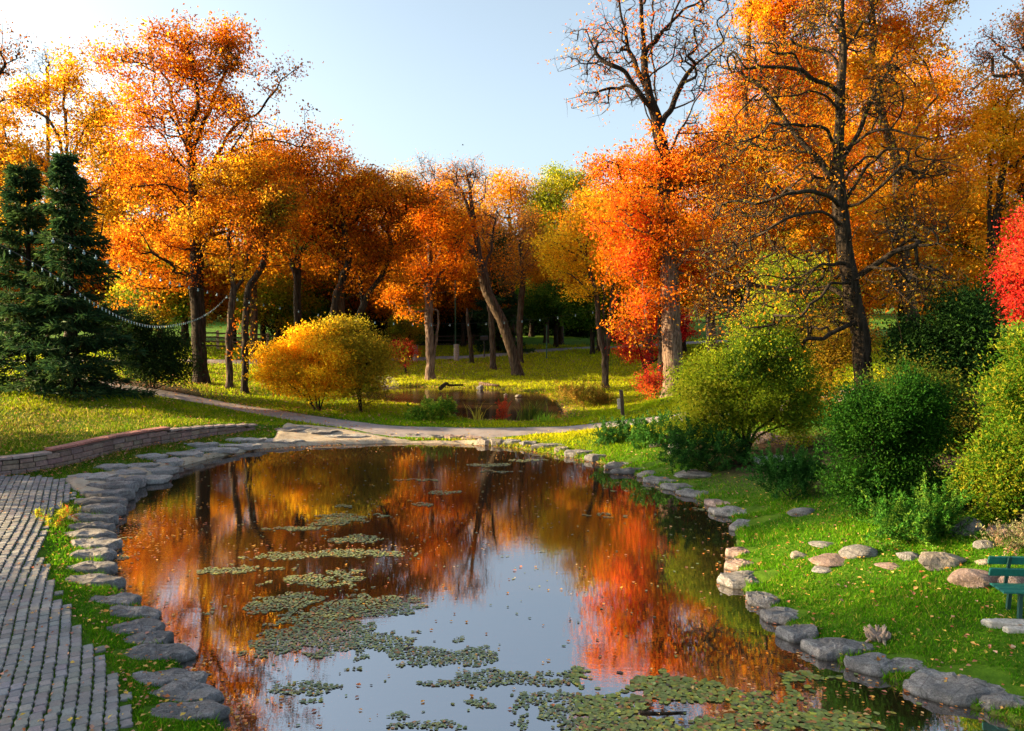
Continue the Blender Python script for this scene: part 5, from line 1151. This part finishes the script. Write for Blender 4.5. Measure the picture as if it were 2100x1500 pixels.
right = [(1280, 955, 60, 12, .16, .45, 'narrow slab tilted up toward the lit tuft'), (1318, 966, 76, 12, .18, .25, 'flat grey slab right of the tilted one'), (1350, 976, 50, 10, .2, .1, 'brown ended slab'), (1362, 988, 62, 14, .26, -.45, 'square cut dark block, longest straight face'),
 (1398, 1002, 50, 13, .26, -.45, 'square cut dark block with grass on its near end'), (1440, 1016, 60, 14, .28, -.45, 'dark weathered block under the low juniper'), (1484, 1036, 50, 16, .3, -.6, 'pink edged block at the corner'), (1520, 1054, 80, 22, .3, -.5, 'large mossy block at the corner'),
 (1552, 1080, 70, 26, .3, .0, 'layered blue grey block above the waterline'), (1530, 1142, 44, 12, .26, .1, 'sunlit pinkish stone half under grass'), (1532, 1166, 50, 14, .3, .1, 'sunlit pinkish stone below the grassy ledge'), (1540, 1192, 80, 36, .3, .0, 'big flat slab with a pointed left end'),
 (1566, 1232, 56, 34, .34, -.5, 'mossy upright block with pale patches'), (1612, 1268, 74, 30, .26, -.2, 'rough grey slab with a thin right tip'), (1642, 1304, 66, 34, .26, -.2, 'dark fissured slab'), (1715, 1336, 118, 40, .26, -.08, 'broad pale grey slab overhanging the water'),
 (1830, 1376, 116, 32, .18, -.2, 'smooth flat slab close to the water'), (1968, 1412, 160, 72, .26, -.1, 'largest round topped grey slab'), (2052, 1428, 60, 22, .24, .1, 'small knobbly stone right of the largest slab'), (2090, 1450, 90, 40, .26, -.1, 'slab cut by the right edge of the view')]
for i, (cx, cy, w_, h_, th, ro, lk) in enumerate(right):
    w_ *= 1.28 if i < 12 else 1.1
    slab('stone_slab', f'{lk}, {ORD[i]} of the right shore', cx, cy, w_, h_, th, ro, i+100, group=SR, rough=1.4, z=.13 if i < 14 else .15, mat=STONEP if 'pink' in lk else STONE)
RB = 'rocks on the right bank lawn'
for i, (nm, lb, cx, cy, w_, h_, mt_, rt) in enumerate([
 ('boulder', 'large pale boulder with a curved front, longest on the right lawn', 1932, 1146, 104, 40, STONEW, .15), ('boulder', 'dark flat rock tucked under the left end of the large pale boulder', 1868, 1141, 60, 16, STONE, 0),
 ('boulder', 'blue grey pointed rock between the lawn and the spiky juniper', 1765, 1130, 72, 28, STONE, .1), ('boulder', 'low flat rock with a pink front below the pointed one', 1708, 1148, 90, 18, STONEP, .1),
 ('boulder', 'small sunlit tan rock in the light strip', 1640, 1138, 42, 16, STONEW, .3), ('boulder', 'small grey rock left of the blue grey pointed one', 1690, 1116, 56, 10, STONE, 0), ('boulder', 'tiny half buried bluish rock below the flat pink fronted one', 1690, 1168, 50, 10, STONE, 0),
 ('boulder', 'thin orange tinted stone flush with the lawn', 1828, 1161, 56, 8, STONEP, 0), ('boulder', 'dark low rock in the grass left of the rounded arborvitae', 1648, 1048, 56, 18, STONE, .2),
 ('boulder', 'pinkish grey boulder behind the left end of the bench', 2010, 1182, 100, 46, STONEP, .1), ('boulder', 'grey pink rock right behind the bench slats', 2085, 1188, 70, 50, STONEP, .4), ('boulder', 'small pale rock above the left end of the bench back', 2020, 1152, 34, 14, STONEW, 0),
 ('boulder', 'wet looking dark grey boulder right of the spiky juniper', 1990, 1078, 70, 46, STONE, .3), ('boulder', 'reddish sunlit boulder near the right edge above the dry plant', 2072, 1086, 76, 30, STONEP, 0), ('boulder', 'small mauve rock left of the sprawling dry plant', 2022, 1116, 44, 20, STONE, 0),
 ('boulder', 'tan rounded boulder leaning beside the dark low juniper', 1383, 917, 36, 34, STONEW, .5), ('boulder', 'long low grey rock above the tan rounded boulder', 1390, 895, 70, 14, STONE, .2), ('boulder', 'small pale rock left of the tan rounded boulder', 1348, 912, 30, 10, STONEW, 0),
 ('boulder', 'grey rock shelf under the yellow green feathery bush', 1430, 972, 90, 14, STONE, 0), ('boulder', 'broad brownish rock in the soil behind the dark spiky juniper', 1600, 945, 110, 22, STONE, 0), ('boulder', 'bare rock beneath the crooked stems', 1570, 895, 70, 26, STONEP, 0)]):
    boulder(nm, lb, cx, cy, w_, h_*.85, i, mt_, rot=rt, group=RB, dd=.75)
for i, (cx, cy, w_, h_, lk) in enumerate([(2085, 1279, 90, 12, 'white concrete strip under the front of the bench'), (2100, 1294, 70, 8, 'thin pale strip just below the white one')]):
    slab('paving_slab', lk, cx, cy, w_, h_, .06, -.15, 140+i, mat=simple('white_concrete_%d' % i, (.3, .29, .28), .85, 20, .45, bstr=.5), sink=-.03, rough=.3)
# small objects near the upper pond
boulder('boulder', 'white stone in the mud at the far edge of the small upper pond', 1063, 811, 12, 5, 61, STONEW, group=RB); boulder('boulder', 'tiny white stone left of the other one at the small upper pond', 1037, 809, 7, 4, 62, STONEW, group=RB)
boulder('boulder', 'dark earthy rock at the left end of the fallen log', 985, 793, 14, 9, 63, STONE, group=RB)

def log_(name, label, pts, D, r, mat, cat='log', up=0):
    q_ = np.array([[*gpt(x, y)[:2], gpt(x, y)[2]+dz] for x, y, dz in [(p[0], p[1], p[2] if len(p) > 2 else r*.6) for p in pts]])
    mb = MB(); s_ = smooth_line(q_, 5); rr = np.interp(np.linspace(0, 1, len(s_)), [0, .3, 1], [r*1.3, r, r*.5]); mb.tube(s_, rr, 7)
    o = mb.build(name, mat, smooth=True, loc=q_[0]); o.location = tuple(q_[0]); tag(o, label, cat); return o
log_('fallen_log', 'pale fallen branch lying on the far bank of the small upper pond', [(985, 790), (1005, 792), (1023, 793)], 45, .11, BARKP)
log_('fallen_log', 'dark crooked driftwood on the far bank left of the pale branch', [(903, 799), (915, 796, .25), (922, 794, .1), (950, 792)], 45, .1, BARKD)
log_('floating_stick', 'thin dark stick floating among the lily pads at the bottom right', [(1312, 1452, -.27), (1350, 1454, -.27), (1408, 1452, -.27)], 10, .018, BARKD, 'stick').location[2] = .012

# stump / driftwood on lawn
def stump():
    g = gpt(1806, 1308); rng = np.random.default_rng(3); mb = MB()
    for i in range(26):
        a = rng.uniform(0, 6.28); rr = .13*math.sqrt(rng.random()); b_ = g+np.array([rr*math.cos(a), rr*math.sin(a), -.03]); h = rng.uniform(.10, .24)*(1.2-rr*4)
        d = np.array([math.cos(a)*.09-.05, math.sin(a)*.06, h]); mb.tube(np.array([b_, b_+d*.5+rng.normal(0, .01, 3), b_+d]), [.035, .028, .006], 5)
    for a in (3.5, 4.6, .3, 2.2): mb.tube(np.array([g+(0, 0, .03), g+(.16*math.cos(a), .14*math.sin(a), .01), g+(.27*math.cos(a), .22*math.sin(a), -.04)]), [.05, .03, .012], 6)
    o = mb.build('tree_stump', simple('weathered_wood', (.27, .2, .16), .9, 40, .55, bstr=.8), smooth=True, loc=g); o.location = tuple(g); tag(o, 'small splintered weathered stump in the grass near the right shore', 'stump')
stump()

# ================================================================= MAN MADE
def bench():
    GRN = simple('green_bench_paint', (.012, .13, .10), .45, 30, .25, bstr=.15); MET = simple('dark_green_iron', (.01, .05, .045), .5)
    fl = gpt(2084, 1266); yaw = -.06
    root = empty('park_bench', tuple(fl), 'dark green slatted park bench cut off by the right edge of the view', 'bench')
    ca, sa = math.cos(yaw), math.sin(yaw)
    def part(name, mat, items):
        mb = MB()
        for (c, s, t) in items:
            x, y, z = c; z *= .9; mb.box((x*ca-y*sa, x*sa+y*ca, z), s, yaw, tilt=t, bev=.008)
        return mb.build(name, mat, root)
    L_ = 1.8; x0 = -.26; cx = x0+L_/2
    # the bench looks away over the pond edge: backrest toward the viewer's left rear
    part('backrest', GRN, [((cx, .30, .80), (L_, .035, .125), .22), ((cx, .26, .62), (L_, .035, .125), .22)])
    part('seat', GRN, [((cx, .05, .43), (L_, .11, .035), 0), ((cx, -.08, .43), (L_, .11, .035), 0), ((cx, .18, .43), (L_, .11, .035), 0)])
    for lx in (0.0, L_-.52):
        part('leg', MET, [((lx, -.08, .20), (.05, .05, .44), 0), ((lx, .2, .2), (.05, .05, .44), .1), ((lx, .06, .39), (.05, .36, .04), 0)])
        part('back_support', MET, [((lx, .27, .62), (.045, .03, .50), .22)])
bench()

def sign_post():
    g = gpt(1277, 853); root = empty('marker_post', tuple(g), 'short leaning dark wooden post with a pale board on its left side', 'post'); mb = MB()
    mb.box((0, 0, .5), (.13, .13, 1.1), .1, bev=.01); o = mb.build('post', simple('old_dark_wood', (.07, .045, .03), .9, 30, .4), root); o.rotation_euler = (0, -.07, 0)
    mb = MB(); mb.box((-.13, -.04, .5), (.12, .05, .42), .1, bev=.005); o = mb.build('board', simple('pale_board', (.5, .42, .36), .8, 25, .25), root); o.rotation_euler = (0, -.07, 0)
sign_post()
CONC = simple('rough_concrete', (.3, .26, .24), .9, 14, .3, bstr=.4)
for px, py, lb in ((852, 741, 'round concrete pillar beside the red sapling'), (936, 740, 'round concrete pillar between the sunlit trunk and the short snag')):
    g = gpt(px, py); root = empty('concrete_pillar', tuple(g), lb, 'pillar', 'concrete pillars by the far path')
    mb = MB(); mb.tube(np.array([(0, 0, -.1), (0, 0, .6), (0, 0, 1.12)]), [.21, .205, .2], 20); mb.build('shaft', CONC, root, smooth=False)
    mb = MB(); mb.tube(np.array([(0, 0, 1.12), (0, 0, 1.15), (0, 0, 1.2)]), [.225, .225, .21], 20); mb.build('cap', CONC, root)
g = gD(968, 58); root = empty('tree_snag', tuple(g), 'thin broken off dead trunk beside the far path', 'dead tree'); mb = MB(); tp = at(958, 632, 58)-g
mb.tube(np.array([(0, 0, -.1), tp*.4+(.02, 0, 0), tp*.8+(-.04, 0, 0), tp]), [.19, .15, .13, .07], 9); mb.build('trunk', BARK, root, smooth=True)
mb = MB(); mb.tube(np.array([tp*.75, tp*.8+(.25, 0, .15), tp*.85+(.35, 0, .4)]), [.04, .03, .015], 5); mb.build('broken_limb', BARK, root, smooth=True)
GP = simple('green_pole_paint', (.03, .09, .05), .5, 8, .2)
for px, D, top, lb in ((934, 62, 560, 'tall thin green lamp pole behind the right concrete pillar'), (1121, 61, 668, 'short thin green pole at the far path edge')):
    g = gD(px, D); root = empty('metal_pole', tuple(g), lb, 'pole', 'green poles'); t = at(px, top, D)[2]-g[2]
    mb = MB(); mb.tube(np.array([(0, 0, -.1), (0, 0, t*.5), (0, 0, t)]), [.055, .05, .045], 8); mb.build('pole', GP, root)
    mb = MB(); mb.tube(np.array([(0, 0, 0), (0, 0, .06), (0, 0, .1)]), [.11, .11, .06], 8); mb.build('base_plate', GP, root)
g = gD(993, 62); root = empty('park_grill', tuple(g), 'small dark box on a thin post in the shade by the far path', 'grill'); BK = simple('blackened_steel', (.02, .02, .02), .6)
mb = MB(); mb.tube(np.array([(0, 0, -.1), (0, 0, .6), (0, 0, 1.25)]), [.05, .05, .05], 8); mb.build('post', BK, root)
mb = MB(); mb.box((0, 0, 1.45), (.6, .4, .35), 0, bev=.04); mb.build('firebox', BK, root)

def rail_fence(label, p0, p1, nposts, rails, h, mat, gmat, seed):
    rng = np.random.default_rng(seed); a, b_ = np.array(p0), np.array(p1); root = empty('rail_fence', tuple(a), label, 'fence'); mb = MB()
    posts = [a+(b_-a)*t for t in np.linspace(0, 1, nposts)]
    for p in posts: p[2] = float(H(p[0], p[1]))
    ang = math.atan2(b_[1]-a[1], b_[0]-a[0])
    for p in posts: m2 = MB(); m2.box(p-a+(0, 0, h/2), (.16, .16, h+.15), ang, bev=.01); m2.build('post', gmat, root)
    for k in range(rails):
        mr = MB()
        for p, q_ in zip(posts[:-1], posts[1:]):
            z = h*(.22+.7*k/(rails-1)); c = (p+q_)/2-a+(0, -.11, z); mr.box(c, (np.linalg.norm(q_-p)-.02, .05, .12), ang+rng.normal(0, .002), bev=.006)
        mr.build('rail', mat, root)
    return root
DW = simple('dark_rail_wood', (.05, .032, .022), .85, 12, .4); PC = simple('pale_fence_post', (.42, .3, .24), .85, 12, .2)
rail_fence('dark wooden rail fence with pale posts left of the golden bush', gD(395, 60), gD(600, 60), 5, 4, 1.35, DW, PC, 1)
rail_fence('low dark rail fence behind the two concrete pillars', gD(770, 69), gD(1010, 71), 7, 3, 1.0, DW, DW, 2)

# string lights
BULB = bpy.data.materials.new('clear_bulb_glass'); BULB.use_nodes = True
bb = BULB.node_tree.nodes['Principled BSDF']; bb.inputs['Base Color'].default_value = (.16, .27, .3, 1); bb.inputs['Roughness'].default_value = .08; bb.inputs['Specular IOR Level'].default_value = .9
WIRE = simple('black_cable', (.02, .025, .02), .5)
def lights(label, ctrl, spacing, rb, loop):
    P = smooth_line(np.array([at(x, y, D) for x, y, D in ctrl]), 14); root = empty('string_light', tuple(P[0]), label, 'string light')
    mb = MB(); mb.tube(P, .008 if loop else .006, 4); mb.build('cable', WIRE, root, loc=P[0])
    seg = np.linalg.norm(np.diff(P, axis=0), axis=1); cum = np.concatenate([[0], np.cumsum(seg)]); n = min(100, int(cum[-1]/spacing)); 
    for s_ in np.linspace(.1, cum[-1]-.1, n):
        p = np.array([np.interp(s_, cum, P[:, k]) for k in range(3)]); m2 = MB()
        m2.tube(np.array([(0, 0, 0), (0, 0, -.03), (0, 0, -.05)]), [.012, .014, .016], 6)
        zz = np.linspace(0, math.pi, 7); m2.tube(np.array([(0, 0, -.05-rb*1.15*(1-math.cos(z_))) for z_ in zz]), np.maximum(rb*np.sin(zz), .002), 8, cap=False)
        o = m2.build('bulb', BULB, root, smooth=True); o.location = tuple(p-P[0])
lights('dense string of small bulbs swooping past the spruces to the crooked maple', [(-40, 480, 15), (100, 558, 17), (200, 625, 20), (280, 662, 24), (340, 668, 28), (400, 655, 33), (440, 632, 38), (466, 606, 41)], .34, .014, True)
lights('long string of round bulbs strung across the wood behind the golden bush', [(60, 470, 20), (140, 500, 22), (240, 540, 26), (345, 575, 31), (420, 595, 35), (480, 610, 38), (533, 622, 40), (600, 634, 41.5), (690, 650, 42.5), (780, 660, 43.5), (860, 664, 44), (950, 664, 44.5), (1030, 660, 45), (1110, 654, 45.3), (1190, 643, 45.6), (1290, 625, 46)], 1.0, .042, False)

# bottle
def bottle():
    p = pz(402, 1400, 0)+np.array([0, 0, .015]); root = empty('plastic_bottle', tuple(p), 'clear plastic bottle with a red cap floating beside the pitted slab', 'bottle')
    m, nt, b, out = nmat('bottle_plastic'); b.inputs['Base Color'].default_value = (.75, .8, .78, 1); b.inputs['Roughness'].default_value = .12; b.inputs['Transmission Weight'].default_value = .55; b.inputs['IOR'].default_value = 1.2
    ax = unit(np.array([-.25, -1, -.12])); mb = MB(); t = np.array([0, .01, .04, .14, .17, .20, .215]); mb.tube(ax*t[:, None], [.012, .03, .034, .034, .026, .013, .012], 12); mb.build('bottle_body', m, root, smooth=True)
    mb = MB(); mb.tube(ax*np.array([.212, .225, .24])[:, None], [.02, .021, .018], 12); mb.build('cap', simple('red_cap', (.8, .01, .02), .35), root)
bottle()
# bird
p = at(949, 298, 60); mb = MB(); mb.tube(np.array([(-.17, 0, 0), (-.08, 0, .01), (.05, 0, .02), (.13, 0, .03), (.2, 0, .02)]), [.01, .05, .06, .04, .008], 8)
for s in (-1, 1): mb.add([(-.04, s*.04, .03), (.08, s*.04, .03), (.02, s*.26, .14), (-.06, s*.36, .08), (-.08, s*.2, .06)], [(0, 1, 2, 3, 4)])
o = mb.build('bird', simple('bird_dark', (.03, .03, .03), .8)); o.location = tuple(p); o.scale = (.45, .45, .45); tag(o, 'tiny dark bird flying high over the middle of the wood', 'bird')

# ================================================================= GRASS, LEAVES, PADS
rng = np.random.default_rng(200)
def polar(n, dmin, dmax, amin=-.68, amax=.80):
    a = rng.uniform(amin, amax, n); d = np.exp(rng.uniform(math.log(dmin), math.log(dmax), n)); return d*np.sin(a), d*np.cos(a)
def on_land(x, y, gap=.0):
    ok = (sdpoly(x, y, POND) > gap) & (sdpoly(x, y, POND2) > .5) & (sdpoly(x, y, WALK) > -.02)
    dp, _, _ = sdline(x, y, PATH); ok &= dp > .86
    dp, _, _ = sdline(x, y, PATH2); ok &= dp > 1.2
    dp, s, sd_ = sdline(x, y, WALL); ok &= ~((sd_ > 0) & (dp < .36)); return ok
def off_slabs(x, y):
    ok = np.ones(len(x), bool)
    for (sx, sy, rx, ry, ro) in SLABS:
        dx, dy = x-sx, y-sy; c_, s_ = math.cos(ro), math.sin(ro); u_, v_ = (dx*c_+dy*s_)/rx, (-dx*s_+dy*c_)/ry
        ok &= (u_*u_+v_*v_) > .8
    return ok
def grass(n):
    x, y = polar(n, 8.5, 72)
    ok = on_land(x, y, .02) & off_slabs(x, y); so = soil_d(x, y); ok &= rng.random(n) > so*1.3
    dpv = sdpoly(x, y, PAVE); ok &= (dpv > .03) | (rng.random(n) < .05+.7*np.exp(np.minimum(dpv, 0)/.16))
    x, y = x[ok], y[ok]; n = len(x); dist = np.hypot(x, y); z = Hg(x, y); inp = (sdpoly(x, y, PAVE) < 0)
    h = (.02+.0016*dist)*np.exp(rng.normal(0, .35, n)); nn_ = np.sin(x*1.7+np.sin(y*1.1))*np.sin(y*1.9+np.sin(x*1.3)); h *= 1+.35*nn_; h[inp] *= .45
    edge = sdpoly(x, y, POND); h *= 1+.7*np.exp(-(edge/.25)**2)
    w_ = .004+.0005*dist; a = rng.uniform(0, 2*math.pi, n); l = rng.normal(0, .55, (n, 2))
    P = np.stack([x, y, z-.01], 1); wv = np.stack([np.cos(a), np.sin(a), 0*a], 1)*(w_*rng.uniform(.7, 1.4, n))[:, None]
    tip = P+np.stack([l[:, 0]*h, l[:, 1]*h, h], 1)
    V = np.stack([P-wv, P+wv, tip], 1)
    t = np.clip(.5+.35*nn_+rng.normal(0, .25, n), 0, 1)[:, None]
    c = np.array([.03, .145, .004])*(1-t)+np.array([.115, .28, .008])*t; fy = sstep((y-26)/6)[:, None]; c = c*(1-fy)+fy*c*np.array([2.5, 1.5, .6]); fm = (sstep((y-33)/5)*np.where(x > -8, 1, .4)*.75)[:, None]; c = c*(1-fm)+fm*np.array([.42, .42, .008])*np.exp(rng.normal(0, .2, (n, 1))); fsun = (sstep((x+4)/3)*np.exp(-((y-30.0)/2.6)**2)*.9)[:, None]; c = c*(1-fsun)+fsun*np.array([.50, .46, .008])*np.exp(rng.normal(0, .2, (n, 1))); fl = (np.exp(-((x+17)/9)**2-((y-27)/7)**2))[:, None]; c = c*(1-fl)+fl*c*np.array([.95, .62, .8])  # far shore strip: yellow sunlight painted into the blade colour
    yl = rng.random(n) < .10; c[yl] = np.array([.33, .30, .05]); dryz = np.clip(.8*np.exp(-((x+17)/6)**2-((y-27)/5)**2)+.35*(y > 36), 0, 1); m_ = rng.random(n) < dryz*.5; c[m_] = np.array([.24, .20, .05])
    c *= np.exp(rng.normal(0, .18, (n, 1)))
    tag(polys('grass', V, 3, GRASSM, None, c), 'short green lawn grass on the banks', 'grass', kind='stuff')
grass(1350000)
def fallen(n):
    x, y = polar(n, 8.5, 60); li = litter_d(x, y)
    base = .07+.05*(x < -3)*(sdpoly(x, y, PAVE) > 0)-.03*(sdpoly(x, y, PAVE) < 0)-.03*((y > 26) & (x > -2))
    ok = (sdpoly(x, y, POND) > -.02) & (sdpoly(x, y, POND2) > .05) & (rng.random(n) < base+li*1.0)
    x, y = x[ok], y[ok]; n = len(x); dist = np.hypot(x, y)
    P = np.stack([x, y, Hg(x, y)+.035+.0018*dist*rng.random(n)], 1)
    dd = rng.normal(0, 1, (n, 3)); dd[:, 2] *= .25
    V = leaf_quads(rng, P, .055, .75, up=2.5, dirs=unit(dd), dj=.05, fold=.15); V = P[:, None]+(V-P[:, None])*(.8+.022*dist)[:, None, None]
    tag(polys('fallen_leaves', V, 4, DRYLEAF, None, pal(rng, [(.5, .2, .05), (.42, .14, .06), (.6, .34, .12), (.3, .12, .07), (.55, .3, .2), (.62, .42, .08), (.4, .2, .14)], n)), 'dry autumn leaves scattered over lawn, paths and paving', 'fallen leaves', kind='stuff')
fallen(150000)

# pads: patches in world space (made from where the photo shows them)
def P_(px, py, rx, ry, w_=1.): p = pz(px, py, 0); D = p[1]; return (p[0], p[1], 1.12*rx*D/F, 1.15*ry*D*D/(F*CAMH), w_)
patches = [P_(650, 1300, 175, 52), P_(730, 1250, 120, 35), P_(590, 1230, 90, 22), P_(640, 1190, 150, 24, .85), P_(450, 1172, 70, 10, .8), P_(600, 1140, 90, 9), P_(740, 1136, 120, 9), P_(735, 1105, 75, 9, .8), P_(700, 1065, 90, 12, .7),
           P_(760, 1040, 60, 8, .6), P_(620, 1085, 60, 5, .6), P_(800, 962, 60, 4, .6), P_(860, 985, 60, 3, .5), P_(920, 1010, 70, 4, .65), P_(1000, 955, 40, 4, .8), P_(1010, 968, 60, 3, .5), P_(1060, 945, 50, 3, .5), P_(900, 1035, 90, 5, .5),
           P_(1330, 1005, 110, 14, .62), P_(1420, 1030, 60, 14, .7), P_(1280, 1060, 90, 6, .5), P_(1400, 1063, 60, 5, .55), P_(1230, 1088, 60, 4, .5), P_(440, 1245, 70, 6, .6), P_(470, 1260, 60, 5, .6),
           P_(620, 1412, 55, 14, .9), P_(650, 1438, 70, 6, .5), P_(960, 1350, 110, 20, .85), P_(1060, 1390, 150, 26), P_(960, 1402, 80, 14, .7), P_(1100, 1430, 120, 18, .8), P_(1180, 1380, 70, 16, .8), P_(830, 1340, 40, 5, .6), P_(1010, 1310, 90, 8, .55),
           P_(810, 1468, 35, 9, .9), P_(870, 1488, 70, 7, .7), P_(1230, 1450, 120, 26, .9), P_(1330, 1400, 110, 26, .7), P_(1420, 1430, 120, 30, .9), P_(1300, 1490, 160, 22, 1.), P_(1550, 1440, 110, 36, .8), P_(1620, 1480, 140, 30, .95), P_(1640, 1385, 60, 14, .6), P_(1540, 1370, 60, 10, .5), P_(1480, 1490, 120, 24, .95),
           P_(250, 1120, 50, 30, .5), P_(330, 1060, 60, 10, .45), P_(420, 1075, 70, 6, .4), P_(330, 1000, 60, 16, .4)]
gridn = .052
gridn = .04; xs = np.arange(-9, 6.5, gridn); ys = np.arange(8.2, 28.5, gridn); X, Y = np.meshgrid(xs, ys); X = X.ravel()+rng.normal(0, .022, X.size); Y = Y.ravel()+rng.normal(0, .022, Y.size)
fld = np.zeros(len(X))
for (cx, cy, rx, ry, w_) in patches: fld = np.maximum(fld, w_*np.exp(-.95*(((X-cx)/rx)**2+((Y-cy)/ry)**2)))
def vnoise(x, y, s, sd):
    r = np.random.default_rng(sd); G = r.random((256, 256)); x = x/s+100; y = y/s+100; i, j = np.floor(x).astype(int), np.floor(y).astype(int); u, v = x-i, y-j; u = u*u*(3-2*u); v = v*v*(3-2*v)
    g_ = lambda a, b_: G[a % 256, b_ % 256]; return (g_(i, j)*(1-u)+g_(i+1, j)*u)*(1-v)+(g_(i, j+1)*(1-u)+g_(i+1, j+1)*u)*v
nz = .36*vnoise(X, Y*1.6, 1.1, 1)+.34*vnoise(X, Y*1.5, .42, 2)+.30*vnoise(X, Y, .13, 3)
thr = fld*1.0; keep = (nz < .17+.60*thr)*(thr > .12) & (sdpoly(X, Y, POND) < -.05)
sp = (rng.random(len(X)) < .0035) & (sdpoly(X, Y, POND) < -.1); keep |= sp
X, Y, nz = X[keep], Y[keep], nz[keep]; n = len(X); k = 8
a = (np.arange(k)/k*2*math.pi)[None]+rng.uniform(0, 6.28, (n, 1)); big = (Y < 11.2) & (X > .8)
r = (rng.uniform(.014, .030, n)*np.where(big, 1.45, 1.0))[:, None]*(1+.22*np.sin(2*a+rng.uniform(0, 6, (n, 1)))+rng.normal(0, .07, (n, k)))
tx = rng.normal(0, .05, (n, 2)); dx, dy = r*np.cos(a), r*np.sin(a)
V = np.stack([X[:, None]+dx, Y[:, None]+dy, .008+rng.random((n, 1))*.008+dx*tx[:, :1]+dy*tx[:, 1:]], -1)
cc = pal(rng, [(.12, .16, .075), (.16, .20, .08), (.09, .13, .06), (.22, .22, .06), (.15, .17, .10)], n, None, .2); cc[big] = cc[big]*np.array([1.15, 1.15, .6]); m_ = rng.random(n) < .06; cc[m_] = np.array([.3, .14, .05]); m_ = rng.random(n) < .04; cc[m_] = (.05, .04, .03)
tag(polys('lily_pads', V, k, PAD, None, cc), 'drifting mats of small grey green water plants on the pond', 'water plants', kind='stuff')
# leaves afloat
X = rng.uniform(-9.5, 6.5, 60000); Y = rng.uniform(8.3, 29, 60000); d1 = sdpoly(X, Y, POND)
dens = .012+.5*np.exp(-((d1+.1)/.22)**2)*(.35+.65*(Y > 22)+.5*(X < -6))+.35*np.exp(-((X+8.3)/.9)**2-((Y-17.3)/2.0)**2)+.5*np.exp(-((X+3.5)/1.7)**2-((Y-16.4)/.28)**2)+.6*np.exp(-((X+4.2)/1.2)**2-((Y-9.3)/1.0)**2)+.25*np.exp(-((X-3.4)/1.5)**2-((Y-9.6)/.9)**2)
ok = (d1 < -.02) & (rng.random(60000) < dens); X, Y = X[ok], Y[ok]; n = len(X); P = np.stack([X, Y, np.full(n, .014)], 1); dd = rng.normal(0, 1, (n, 3)); dd[:, 2] = 0
V = leaf_quads(rng, P, .06, .7, up=6, dirs=unit(dd), dj=.01, fold=.12); V[:, :, 2] = np.maximum(V[:, :, 2], .006)
tag(polys('floating_leaves', V, 4, DRYLEAF, None, pal(rng, [(.5, .2, .05), (.42, .14, .06), (.6, .36, .16), (.35, .15, .1), (.6, .3, .06)], n)), 'dry leaves floating on the pond near its banks', 'floating leaves', kind='stuff')
